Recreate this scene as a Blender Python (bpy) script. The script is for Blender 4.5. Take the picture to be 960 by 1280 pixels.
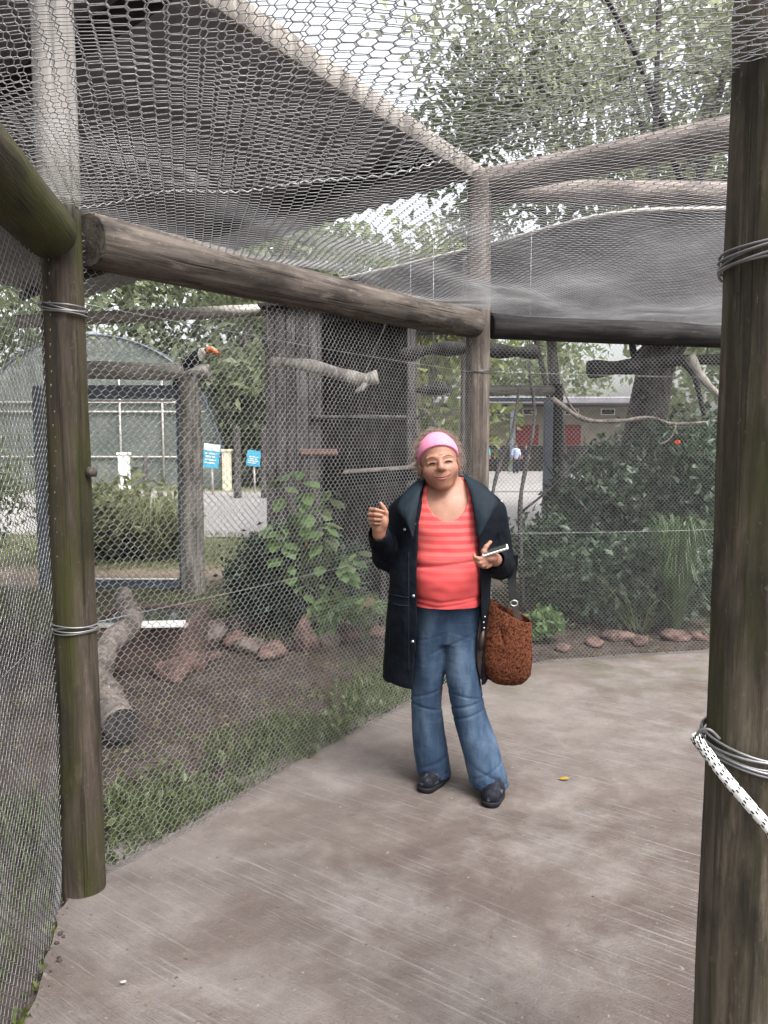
import bpy, bmesh, math, random
import numpy as np
from mathutils import Vector, Matrix, noise

random.seed(7); RNG = np.random.default_rng(7)
for o in list(bpy.data.objects): bpy.data.objects.remove(o)
SC = bpy.context.scene
COL = SC.collection
R = math.radians

# ------------------------------------------------------------------ camera
CAM_Z, PITCH, FPX = 1.48, R(5.0), 1000.0        # focal length in pixels of a 960x1280 frame
cam_d = bpy.data.cameras.new('camera'); cam = bpy.data.objects.new('camera', cam_d); COL.objects.link(cam)
cam.location = (0, 0, CAM_Z); cam.rotation_euler = (R(90) - PITCH, 0, 0)
cam_d.sensor_fit = 'VERTICAL'; cam_d.sensor_height = 36.0; cam_d.lens = FPX / 1280 * 36.0
cam_d.clip_start = 0.02; cam_d.clip_end = 600
SC.camera = cam
SC.render.resolution_x, SC.render.resolution_y = 768, 1024

# ------------------------------------------------------------------ sky, sun, exposure
SUN_EL, SUN_AZ = R(57), R(138)                  # azimuth clockwise from +Y (north)
w = bpy.data.worlds.new('World'); SC.world = w; w.use_nodes = True
nt = w.node_tree; bg = nt.nodes['Background']
sky = nt.nodes.new('ShaderNodeTexSky'); sky.sky_type = 'NISHITA'; sky.sun_disc = False
sky.sun_elevation = SUN_EL; sky.sun_rotation = SUN_AZ; sky.dust_density = 6; sky.air_density = 1.2; sky.ozone_density = 1.0
hs = nt.nodes.new('ShaderNodeHueSaturation'); hs.inputs['Saturation'].default_value = 0.22; hs.inputs['Value'].default_value = 1.0
nt.links.new(sky.outputs[0], hs.inputs['Color']); nt.links.new(hs.outputs[0], bg.inputs['Color'])
bg.inputs['Strength'].default_value = 0.15
sd = bpy.data.lights.new('sun', 'SUN'); sd.energy = 1.2; sd.angle = R(25); sd.color = (1.0, 0.985, 0.96)
sun = bpy.data.objects.new('sun', sd); COL.objects.link(sun)
sv = Vector((math.sin(SUN_AZ) * math.cos(SUN_EL), math.cos(SUN_AZ) * math.cos(SUN_EL), math.sin(SUN_EL)))
sun.rotation_euler = (-sv).to_track_quat('-Z', 'Y').to_euler()
vs = SC.view_settings; vs.view_transform = 'Standard'; vs.look = 'None'; vs.gamma = 1.0; vs.use_curve_mapping = False
vs.exposure = 1.62

# ------------------------------------------------------------------ survey helpers: a sighted direction at a known depth gives a point
def ray(px, py):
    a, b = (px - 480) / FPX, -(py - 640) / FPX
    c, s = math.cos(PITCH), math.sin(PITCH)
    return Vector((a, c + s * b, -s + c * b))
def at(px, py, Y):
    d = ray(px, py); t = Y / d.y
    return Vector((d.x * t, Y, CAM_Z + d.z * t))
def gnd(px, py, z=0.0):
    d = ray(px, py); t = (z - CAM_Z) / d.z
    return Vector((d.x * t, d.y * t, z))

# ------------------------------------------------------------------ object helpers
def wm(o):
    m = o.matrix_basis.copy()
    while o.parent is not None:
        o = o.parent; m = o.matrix_basis @ m
    return m
def fast(name, V, F):
    V = np.asarray(V, np.float32).reshape(-1, 3); me = bpy.data.meshes.new(name)
    if isinstance(F, np.ndarray):
        n, k = F.shape
        me.vertices.add(len(V)); me.vertices.foreach_set('co', V.ravel())
        me.loops.add(n * k); me.loops.foreach_set('vertex_index', F.astype(np.int32).ravel())
        me.polygons.add(n); me.polygons.foreach_set('loop_start', np.arange(0, n * k, k, dtype=np.int32))
        me.update(calc_edges=True)
    else:
        me.from_pydata(V.tolist(), [], F); me.update()
    return me
def mesh_obj(name, V, F, mat, parent=None, smooth=True, loc=None):
    """World-space verts; top-level objects get their origin at loc (default: base centre)."""
    V = np.asarray(V, np.float64).reshape(-1, 3)
    if parent is None:
        if loc is None: loc = ((V[:, 0].min() + V[:, 0].max()) / 2, (V[:, 1].min() + V[:, 1].max()) / 2, V[:, 2].min())
        V = V - np.array(loc)
    else:
        mi = np.array(wm(parent).inverted()); V = V @ mi[:3, :3].T + mi[:3, 3]
    me = fast(name, V, F)
    if mat is not None: me.materials.append(mat)
    if smooth: me.polygons.foreach_set('use_smooth', np.ones(len(me.polygons), bool))
    o = bpy.data.objects.new(name, me); COL.objects.link(o)
    if parent is None: o.location = loc
    else: o.parent = parent
    return o
def thing(name, loc, label, cat, group=None):
    o = bpy.data.objects.new(name, None); COL.objects.link(o); o.location = loc; o.empty_display_size = .1
    return tag(o, label, cat, group)
def tag(o, label=None, cat=None, group=None, kind=None):
    if label: o['label'] = label
    if cat: o['category'] = cat
    if group: o['group'] = group
    if kind: o['kind'] = kind
    return o
class MB:
    def __init__(s): s.V = []; s.F = []
    def add(s, V, F):
        b = len(s.V); s.V += [tuple(v) for v in V]; s.F += [tuple(i + b for i in f) for f in F]; return s
    def box(s, c, d, rot=None, bev=0.0):
        hx, hy, hz = d[0] / 2, d[1] / 2, d[2] / 2
        if bev <= 0:
            V = [Vector((x, y, z)) for x in (-hx, hx) for y in (-hy, hy) for z in (-hz, hz)]
            F = [(0, 1, 3, 2), (4, 6, 7, 5), (0, 4, 5, 1), (2, 3, 7, 6), (0, 2, 6, 4), (1, 5, 7, 3)]
        else:
            bm = bmesh.new(); bmesh.ops.create_cube(bm, size=1)
            for v in bm.verts: v.co = Vector((v.co.x * d[0], v.co.y * d[1], v.co.z * d[2]))
            bmesh.ops.bevel(bm, geom=bm.edges[:], offset=bev, segments=1, affect='EDGES')
            bm.verts.index_update(); V = [v.co.copy() for v in bm.verts]; F = [tuple(v.index for v in f.verts) for f in bm.faces]; bm.free()
        m = rot if rot is not None else Matrix.Identity(3)
        return s.add([m @ v + Vector(c) for v in V], F)
    def tube(s, pts, rads, n=8, caps=True):
        V, F = tube(pts, rads, n, caps); return s.add(V, F)
    def obj(s, name, mat, parent=None, smooth=True, loc=None): return mesh_obj(name, s.V, s.F, mat, parent, smooth, loc)
def tube(pts, rads, n=8, caps=True):
    P = [Vector(p) for p in pts]
    if not hasattr(rads, '__len__'): rads = [rads] * len(P)
    V, F = [], []; t0 = (P[1] - P[0]).normalized()
    up = Vector((0, 0, 1)) if abs(t0.z) < .9 else Vector((1, 0, 0))
    nrm = t0.cross(up).normalized()
    for i, p in enumerate(P):
        t = (P[min(i + 1, len(P) - 1)] - P[max(i - 1, 0)]).normalized()
        nrm = (nrm - t * nrm.dot(t)).normalized(); b = t.cross(nrm)
        for k in range(n):
            a = 2 * math.pi * k / n; V.append(p + (nrm * math.cos(a) + b * math.sin(a)) * rads[i])
    for i in range(len(P) - 1):
        for k in range(n):
            k2 = (k + 1) % n; F.append((i * n + k, i * n + k2, (i + 1) * n + k2, (i + 1) * n + k))
    if caps: F.append(tuple(range(n))[::-1]); F.append(tuple((len(P) - 1) * n + k for k in range(n)))
    return V, F
def spline(pts, m=6):
    P = [Vector(p) for p in pts]; P = [P[0] * 2 - P[1]] + P + [P[-1] * 2 - P[-2]]; out = []
    for i in range(1, len(P) - 2):
        for j in range(m):
            t = j / m; a, b, c, d = P[i - 1], P[i], P[i + 1], P[i + 2]
            out.append(.5 * ((2 * b) + (c - a) * t + (2 * a - 5 * b + 4 * c - d) * t * t + (3 * b - a - 3 * c + d) * t ** 3))
    out.append(P[-2]); return out

# ------------------------------------------------------------------ materials
class NT:
    def __init__(s, name):
        s.m = bpy.data.materials.new(name); s.m.use_nodes = True; s.t = s.m.node_tree; s.b = s.t.nodes['Principled BSDF']
        s.out = s.t.nodes['Material Output']
    def n(s, typ, **kw):
        nd = s.t.nodes.new('ShaderNode' + typ)
        for k, v in kw.items():
            if hasattr(nd, k) and k not in nd.inputs: setattr(nd, k, v)
            else: nd.inputs[k].default_value = v
        return nd
    def l(s, a, b): s.t.links.new(a, b)
    def coord(s, scale=(1, 1, 1), kind='Object', rot=(0, 0, 0)):
        tc = s.n('TexCoord'); mp = s.n('Mapping'); mp.inputs['Scale'].default_value = scale; mp.inputs['Rotation'].default_value = rot
        s.l(tc.outputs[kind], mp.inputs[0]); return mp.outputs[0]
    def noise(s, vec, scale, detail=5, rough=.55, dist=0.0):
        nd = s.n('TexNoise'); nd.inputs['Scale'].default_value = scale; nd.inputs['Detail'].default_value = detail
        nd.inputs['Roughness'].default_value = rough; nd.inputs['Distortion'].default_value = dist
        s.l(vec, nd.inputs['Vector']); return nd.outputs['Fac']
    def ramp(s, fac, stops):
        r = s.n('ValToRGB'); e = r.color_ramp.elements
        while len(e) < len(stops): e.new(.5)
        for i, (p, c) in enumerate(stops): e[i].position = p; e[i].color = (*c, 1) if len(c) == 3 else c
        s.l(fac, r.inputs[0]); return r.outputs[0]
    def mix(s, fac, a, b, mode='MIX'):
        m = s.n('Mix', data_type='RGBA', blend_type=mode)
        for v, i in ((fac, 0), (a, 6), (b, 7)):
            if hasattr(v, 'is_linked') or isinstance(v, bpy.types.NodeSocket): s.l(v, m.inputs[i])
            else: m.inputs[i].default_value = v if i == 0 else (*v, 1)
        return m.outputs[2]
    def math(s, op, a, b=0.0):
        m = s.n('Math', operation=op)
        for i, v in enumerate((a, b)):
            if isinstance(v, bpy.types.NodeSocket): s.l(v, m.inputs[i])
            else: m.inputs[i].default_value = v
        return m.outputs[0]
    def bump(s, h, strength=.3, dist=.01):
        b = s.n('Bump'); b.inputs['Strength'].default_value = strength; b.inputs['Distance'].default_value = dist
        s.l(h, b.inputs['Height']); s.l(b.outputs[0], s.b.inputs['Normal'])
    def base(s, c):
        if isinstance(c, bpy.types.NodeSocket): s.l(c, s.b.inputs['Base Color'])
        else: s.b.inputs['Base Color'].default_value = (*c, 1)
    def set(s, rough=.8, metal=0.0, spec=.3):
        s.b.inputs['Roughness'].default_value = rough; s.b.inputs['Metallic'].default_value = metal
        s.b.inputs['Specular IOR Level'].default_value = spec; return s
BW = lambda v: (v, v, v)
def simple(name, c, c2=None, scale=20, rough=.8, metal=0, spec=.3, bump=0.0, bscale=None, stretch=(1, 1, 1), bdist=.005):
    g = NT(name); g.set(rough, metal, spec); v = g.coord(stretch)
    if c2 is None: c2 = tuple(x * .8 for x in c)
    f = g.noise(v, scale); g.base(g.ramp(f, [(.32, c2), (.68, c)]))
    if bump: g.bump(g.noise(v, bscale or scale * 3), bump, bdist)
    return g.m
def wood(name, dark, lite, moss=None, mossamt=.5, crack=.5, bare=None):
    g = NT(name); g.set(.85, 0, .25)
    v = g.coord((9, 9, .55)); grain = g.noise(v, 4, 8, .65, .4)
    c = g.ramp(grain, [(.30, tuple(x * .7 for x in dark)), (.47, tuple(a * .6 + b * .4 for a, b in zip(dark, lite))), (.70, lite)])
    big = g.noise(g.coord((3.2, 3.2, .8)), 3.0, 6, .62)
    c = g.mix(g.math('MULTIPLY', g.ramp(big, [(.46, BW(0)), (.62, BW(1))]), .8), c, tuple(x * .5 for x in dark))
    pal = g.noise(g.coord((7, 7, 1.3), rot=(.1, .2, 1)), 3.4, 7, .7)
    c = g.mix(g.math('MULTIPLY', g.ramp(pal, [(.56, BW(0)), (.68, BW(1))]), .55), c, tuple(x * 1.45 for x in lite))
    spk = g.noise(g.coord((1, 1, .5)), 85, 3); c = g.mix(g.ramp(spk, [(.66, BW(0)), (.72, BW(.5))]), c, tuple(x * 1.3 for x in lite))
    if moss:
        mv = g.noise(g.coord((2.2, 2.2, .45), rot=(.2, .1, 0)), 4.5, 5, .6)
        c = g.mix(g.ramp(mv, [(.62 - mossamt * .3, BW(0)), (.82 - mossamt * .25, BW(.85))]), c, moss)
    if bare:                                             # paler grey wood above the moss line
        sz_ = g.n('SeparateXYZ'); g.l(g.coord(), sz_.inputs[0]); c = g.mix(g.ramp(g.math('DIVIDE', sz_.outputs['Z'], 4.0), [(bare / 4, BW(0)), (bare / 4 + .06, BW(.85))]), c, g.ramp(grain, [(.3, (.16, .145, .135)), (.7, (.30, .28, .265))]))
    ck = g.noise(g.coord((22, 22, .5)), 2.2, 3)
    cf = g.ramp(ck, [(.60, BW(0)), (.68, BW(crack))])
    c = g.mix(cf, c, tuple(x * .3 for x in dark)); g.base(c)
    g.bump(g.math('SUBTRACT', grain, g.math('MULTIPLY', cf, .9)), .55, .008)
    return g.m
M = {}
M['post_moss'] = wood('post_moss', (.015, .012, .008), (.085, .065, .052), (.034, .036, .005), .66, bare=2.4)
M['post_old'] = wood('post_old', (.022, .0185, .012), (.12, .10, .074), (.036, .037, .011), .5)
M['post_pale'] = wood('post_pale', (.075, .06, .05), (.19, .165, .145), None)
M['beam'] = wood('beam', (.040, .032, .027), (.145, .122, .105), None, crack=.9)
M['beam_moss'] = wood('beam_moss', (.022, .02, .012), (.07, .062, .04), (.062, .064, .014), .6)
M['beam_dark'] = wood('beam_dark', (.012, .011, .011), (.042, .039, .038), None)  # darkened so the shade on the right beam's face sits in the colour
M['log_pale'] = wood('log_pale', (.20, .18, .155), (.44, .41, .37), None, crack=.25)
M['bleached'] = wood('bleached', (.38, .35, .31), (.66, .62, .57), None, crack=.15)  # whitened wood; sunlight on the rear logs is put into the colour
M['log_grey'] = wood('log_grey', (.11, .09, .08), (.27, .23, .205), None, crack=.3)
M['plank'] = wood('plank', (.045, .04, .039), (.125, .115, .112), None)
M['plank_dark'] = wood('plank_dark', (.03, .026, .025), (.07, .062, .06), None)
M['fascia'] = wood('fascia', (.20, .175, .155), (.36, .33, .30), None)
g = NT('galvanised_wire'); g.set(.42, .55, .5); g.base(g.ramp(g.noise(g.coord(), 14), [(.3, (.15, .15, .153)), (.7, (.31, .31, .312))])); M['wire'] = g.m
g = NT('galvanised_wire_dull'); g.set(.5, .5, .5); g.base(g.ramp(g.noise(g.coord(), 9), [(.3, (.13, .13, .135)), (.7, (.25, .25, .255))])); M['wire_dull'] = g.m
g = NT('galvanised_wire_bright'); g.set(.5, .15, .5); g.base(g.ramp(g.noise(g.coord(), 11), [(.3, (.27, .27, .28)), (.7, (.44, .44, .45))])); M['wire_bright'] = g.m
M['steel_blue'] = simple('steel_blue', (.13, .155, .19), (.09, .11, .14), 6, .5, .2, .4)
M['tin_dark'] = simple('tin_dark', (.27, .255, .285), (.19, .18, .20), 2.2, .7, 0, .2, stretch=(.6, 3, 1))
M['shade_cloth'] = simple('shade_cloth', (.085, .08, .095), (.06, .055, .068), 5, .9, 0, .1, .2, 300)
M['rope_white'] = simple('rope_white', (.82, .81, .78), (.62, .61, .58), 40, .8, 0, .2, .5, 160)
M['black'] = simple('black', (.005, .005, .006), (.009, .009, .009), 20, .7, 0, .12)
M['rock'] = simple('rock', (.19, .118, .10), (.05, .033, .03), 13, .9, 0, .2, .7, 26, bdist=.02)
M['rock_grey'] = simple('rock_grey', (.22, .175, .155), (.065, .05, .045), 12, .9, 0, .2, .7, 24, bdist=.02)
M['basin'] = simple('basin', (.16, .105, .085), (.08, .055, .048), 8, .85, 0, .3, .4, 40)
M['rim'] = simple('rim', (.5, .47, .44), (.34, .31, .29), 12, .8, 0, .3, .3, 50)
g = NT('water'); g.set(.04, 0, .6); g.base((.05, .05, .045)); M['water'] = g.m
M['white_paint'] = simple('white_paint', (.8, .8, .78), (.66, .66, .63), 4)
M['cream_paint'] = simple('cream_paint', (.66, .60, .47), (.55, .49, .37), 3)
M['red_paint'] = simple('red_paint', (.20, .035, .035), (.14, .03, .03), 3)
M['sign_blue'] = simple('sign_blue', (.05, .36, .55), (.045, .32, .5), 3, .4)
M['net_green'] = simple('net_green', (.05, .085, .065), (.035, .06, .048), 2, .9)
M['brickred'] = simple('brickred', (.2, .12, .1), (.13, .08, .07), 6)

def leafmat(name, c1, c2, trans=.35):
    g = NT(name); g.set(.42, 0, .45)
    at_ = g.n('Attribute', attribute_name='tint'); c = g.ramp(at_.outputs['Fac'], [(0, c1), (1, c2)]); g.base(c)
    tr = g.n('BsdfTranslucent'); g.l(g.mix(.5, c, tuple(min(1, x * 1.6) for x in c2)), tr.inputs[0])
    mx = g.n('MixShader'); mx.inputs[0].default_value = trans; g.l(g.b.outputs[0], mx.inputs[1]); g.l(tr.outputs[0], mx.inputs[2])
    g.l(mx.outputs[0], g.out.inputs[0]); return g.m
M['leaf_tree'] = leafmat('leaf_tree', (.06, .08, .045), (.14, .165, .085), .5)
M['leaf_pale'] = leafmat('leaf_pale', (.13, .155, .10), (.22, .25, .14), .6)
M['leaf_yellow'] = leafmat('leaf_yellow', (.08, .11, .03), (.17, .19, .06), .5)
M['leaf_dark'] = leafmat('leaf_dark', (.022, .045, .025), (.078, .12, .068), .25)
M['leaf_sky'] = leafmat('leaf_sky', (.22, .24, .18), (.33, .345, .235), .7)  # leaf colour lightened to stand for glare washing out the overhead crowns
M['leaf_bright'] = leafmat('leaf_bright', (.085, .15, .05), (.17, .26, .095), .35)
M['leaf_dry'] = leafmat('leaf_dry', (.085, .058, .03), (.19, .145, .07), .3)
M['grass'] = leafmat('grass', (.055, .076, .022), (.125, .16, .05), .35)
M['weed'] = leafmat('weed', (.06, .085, .03), (.125, .15, .06), .3)
M['grass_pale'] = leafmat('grass_pale', (.12, .14, .06), (.24, .26, .12), .35)
M['reed'] = leafmat('reed', (.036, .07, .024), (.088, .14, .05), .3)

# ------------------------------------------------------------------ foliage builders (numpy)
def set_tint(o, tint_per_face, verts_per):
    a = o.data.attributes.new('tint', 'FLOAT', 'POINT')
    a.data.foreach_set('value', np.repeat(tint_per_face, verts_per).astype(np.float32))
def rand_dirs(n, rng, up=0.0):
    d = rng.normal(size=(n, 3)); d[:, 2] += up; return d / np.linalg.norm(d, axis=1, keepdims=True)
def leaves(name, C, size, mat, parent=None, rng=RNG, up=.3, wid=.5, loc=None, tint=None, dirs=None):
    """One mesh of many folded leaves (two triangles each, creased along the midrib)."""
    n = len(C); d = rand_dirs(n, rng, up) if dirs is None else dirs
    s = size * rng.uniform(.6, 1.35, (n, 1)); r = np.cross(d, rand_dirs(n, rng)); r /= np.linalg.norm(r, axis=1, keepdims=True) + 1e-9
    nn = np.cross(d, r); V = np.empty((n, 4, 3)); mid = C + d * s * .42
    V[:, 0] = C; V[:, 2] = C + d * s - nn * s * .12
    V[:, 1] = mid + r * s * wid * .5 + nn * s * .12; V[:, 3] = mid - r * s * wid * .5 + nn * s * .12
    i = np.arange(n)[:, None] * 4
    F = np.concatenate([i + np.array([0, 1, 2]), i + np.array([0, 2, 3])])
    o = mesh_obj(name, V.reshape(-1, 3), F, mat, parent, False, loc)
    set_tint(o, rng.uniform(0, 1, n) if tint is None else tint, 4); return o
def clumped(n, c, r, rng, nclump=60, spread=.22, hollow=.45):
    """Points spread in clumps through an ellipsoid: dense and sparse areas, uneven outline."""
    k = rand_dirs(nclump, rng); rad = rng.uniform(hollow, 1.0, (nclump, 1)) ** .7
    k = k * rad * np.array(r); sz = rng.uniform(.5, 1.3, nclump) * spread * np.mean(r)
    i = rng.integers(0, nclump, n)
    return np.array(c) + k[i] + rng.normal(size=(n, 3)) * sz[i][:, None] * np.array([1, 1, .7]), i
def blades(name, P, h, w_, mat, parent=None, rng=RNG, lean=.45, loc=None):
    n = len(P); h = h * rng.uniform(.45, 1.3, n); a = rng.uniform(0, 2 * np.pi, n)
    sx = np.stack([np.cos(a), np.sin(a), 0 * a], 1); ln = np.stack([-np.sin(a), np.cos(a), 0 * a], 1) * (lean * h * rng.uniform(.2, 1.6, n))[:, None]
    ln += rng.normal(size=(n, 3)) * (h * .2)[:, None] * np.array([1, 1, 0]); up = np.array([0, 0, 1.]) * h[:, None]; ww = (w_ * rng.uniform(.6, 1.3, n))[:, None]
    V = np.empty((n, 5, 3)); V[:, 0] = P - sx * ww; V[:, 1] = P + sx * ww
    V[:, 2] = P + up * .6 + ln * .35 + sx * ww * .8; V[:, 3] = P + up * .6 + ln * .35 - sx * ww * .8; V[:, 4] = P + up * .95 + ln
    i = np.arange(n)[:, None] * 5
    F = np.concatenate([i + np.array(q) for q in ([0, 1, 2], [0, 2, 3], [3, 2, 4])])
    o = mesh_obj(name, V.reshape(-1, 3), F, mat, parent, False, loc); set_tint(o, rng.uniform(0, 1, n), 5); return o

# ------------------------------------------------------------------ timber builder
def log(name, a, b, r1, r2, mat, seed=0, label=None, cat=None, group=None, parent=None, sides=22, bend=.0, knots=5, rough=.04):
    a, b = Vector(a), Vector(b); L = (b - a).length; q = (b - a).to_track_quat('Z', 'Y'); n = max(8, int(L / .06))
    bm_V, F = [], []; rnd = random.Random(seed); ph = rnd.uniform(0, 6)
    kn = [(rnd.uniform(.08, .92) * L, rnd.uniform(0, 6.28), rnd.choice((-1, 1)) * rnd.uniform(.06, .12)) for _ in range(knots)]
    zs = [0, .006] + [L * (i / n) for i in range(1, n)] + [L - .006, L]
    for j, z in enumerate(zs):
        r = r1 + (r2 - r1) * z / L; e = .93 if j in (0, len(zs) - 1) else 1
        ox, oy = bend * math.sin(math.pi * z / L) * math.cos(ph), bend * math.sin(math.pi * z / L) * math.sin(ph)
        for k in range(sides):
            t = 2 * math.pi * k / sides
            rr = r * e * (1 + rough * noise.noise(Vector((math.cos(t) * 1.2 + seed * 3.1, math.sin(t) * 1.2, z * 1.6))) + rough * .35 * noise.noise(Vector((math.cos(t) * 4, math.sin(t) * 4 + seed, z * 9))))
            for kz, kt, ka in kn:
                dz = (z - kz) / .05; dt = math.atan2(math.sin(t - kt), math.cos(t - kt)) / .3
                if abs(dz) < 3 and abs(dt) < 3: rr += r * ka * math.exp(-dz * dz - dt * dt)
            bm_V.append((ox + rr * math.cos(t), oy + rr * math.sin(t), z))
    m = len(zs)
    for j in range(m - 1):
        for k in range(sides):
            k2 = (k + 1) % sides; F.append((j * sides + k, j * sides + k2, (j + 1) * sides + k2, (j + 1) * sides + k))
    F.append(tuple(range(sides))[::-1]); F.append(tuple((m - 1) * sides + k for k in range(sides)))
    me = fast(name, bm_V, F); me.materials.append(mat)
    for p in me.polygons: p.use_smooth = len(p.vertices) == 4
    o = bpy.data.objects.new(name, me); COL.objects.link(o)
    mw = Matrix.Translation(a) @ q.to_matrix().to_4x4()
    if parent is not None: o.parent = parent; mw = wm(parent).inverted() @ mw
    o.matrix_basis = mw
    return tag(o, label, cat, group)
def wire_tie(post, c, r, z, turns=4, tilt=(0, 0), wr=.0026):
    mb = MB()
    for k in range(turns):
        pts = []; zz = z + (k - turns / 2) * .0075; ph = random.uniform(0, 6)
        for i in range(41):
            t = 2 * math.pi * i / 40
            pts.append((c[0] + (r + .003 + .002 * (k % 2)) * math.cos(t), c[1] + (r + .003 + .002 * (k % 2)) * math.sin(t), zz + tilt[0] * r * math.cos(t) + tilt[1] * r * math.sin(t) + .004 * math.sin(2 * t + ph)))
        mb.tube(pts, wr, 6, False)
    return mb.obj('wire_tie', M['wire'], post)

# ------------------------------------------------------------------ chain link builder
def inside_poly(X, Y, poly):
    r = np.zeros(X.shape, bool); n = len(poly)
    for i in range(n):
        x1, y1 = poly[i]; x2, y2 = poly[(i + 1) % n]
        if y1 == y2: continue
        c = ((y1 > Y) != (y2 > Y)) & (X < (x2 - x1) * (Y - y1) / (y2 - y1) + x1); r ^= c
    return r
def chainlink(O, du, dv, U, Vl, p, rad, mat, parent=None, disp=None, clip=None, fine=True, name='wire_mesh', zfun=None, loc=None):
    """Woven zigzag wires: neighbours hook into each other at every knuckle. du/dv unit vectors; disp(u,v)->offset along normal."""
    O, du, dv = np.array(O, float), np.array(du, float), np.array(dv, float); nr = np.cross(du, dv)
    nw, nj = int(U / p), int(Vl / p) + 1
    I, J = np.meshgrid(np.arange(nw), np.arange(nj), indexing='ij')
    par = (I + J) % 2; s = par * 2 - 1.0; u = (I + par) * p; v = J * p * 1.0
    if fine:
        uu = np.stack([u + s * .05 * p, u + s * .05 * p], 2).reshape(nw, -1); vv = np.stack([v - .16 * p, v + .16 * p], 2).reshape(nw, -1)
        nn = np.stack([np.full(u.shape, 1.), np.full(u.shape, -1.)], 2).reshape(nw, -1) * rad * 1.1
    else: uu, vv, nn = u + s * .03 * p, v, s * 0 + rad * .8 * np.where(J % 2, 1, -1)
    if disp is not None: nn = nn + disp(uu, vv)
    P = O + uu[..., None] * du + vv[..., None] * dv + nn[..., None] * nr
    if zfun is not None: P[..., 2] += zfun(P[..., 0], P[..., 1])
    T = np.empty_like(P); T[:, 1:-1] = P[:, 2:] - P[:, :-2]; T[:, 0] = P[:, 1] - P[:, 0]; T[:, -1] = P[:, -1] - P[:, -2]
    T /= np.linalg.norm(T, axis=2, keepdims=True); A = np.cross(T, nr); A /= np.linalg.norm(A, axis=2, keepdims=True); B = np.cross(T, A)
    k = 3; ang = 2 * np.pi * np.arange(k) / k
    Vv = P[:, :, None, :] + rad * (np.cos(ang)[None, None, :, None] * A[:, :, None, :] + np.sin(ang)[None, None, :, None] * B[:, :, None, :])
    m = P.shape[1]; idx = np.arange(nw * m * k).reshape(nw, m, k); a, b = idx[:, :-1], idx[:, 1:]
    F = np.stack([a, np.roll(a, -1, 2), np.roll(b, -1, 2), b], 3)
    if clip is not None:
        mid = (P[:, :-1] + P[:, 1:]) / 2; F = F[clip(mid)]
    F = F.reshape(-1, 4); used = np.zeros(nw * m * k, bool); used[F.ravel()] = True; rm = np.cumsum(used) - 1
    return mesh_obj(name, Vv.reshape(-1, 3)[used], rm[F], mat, parent, True, loc)

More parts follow.
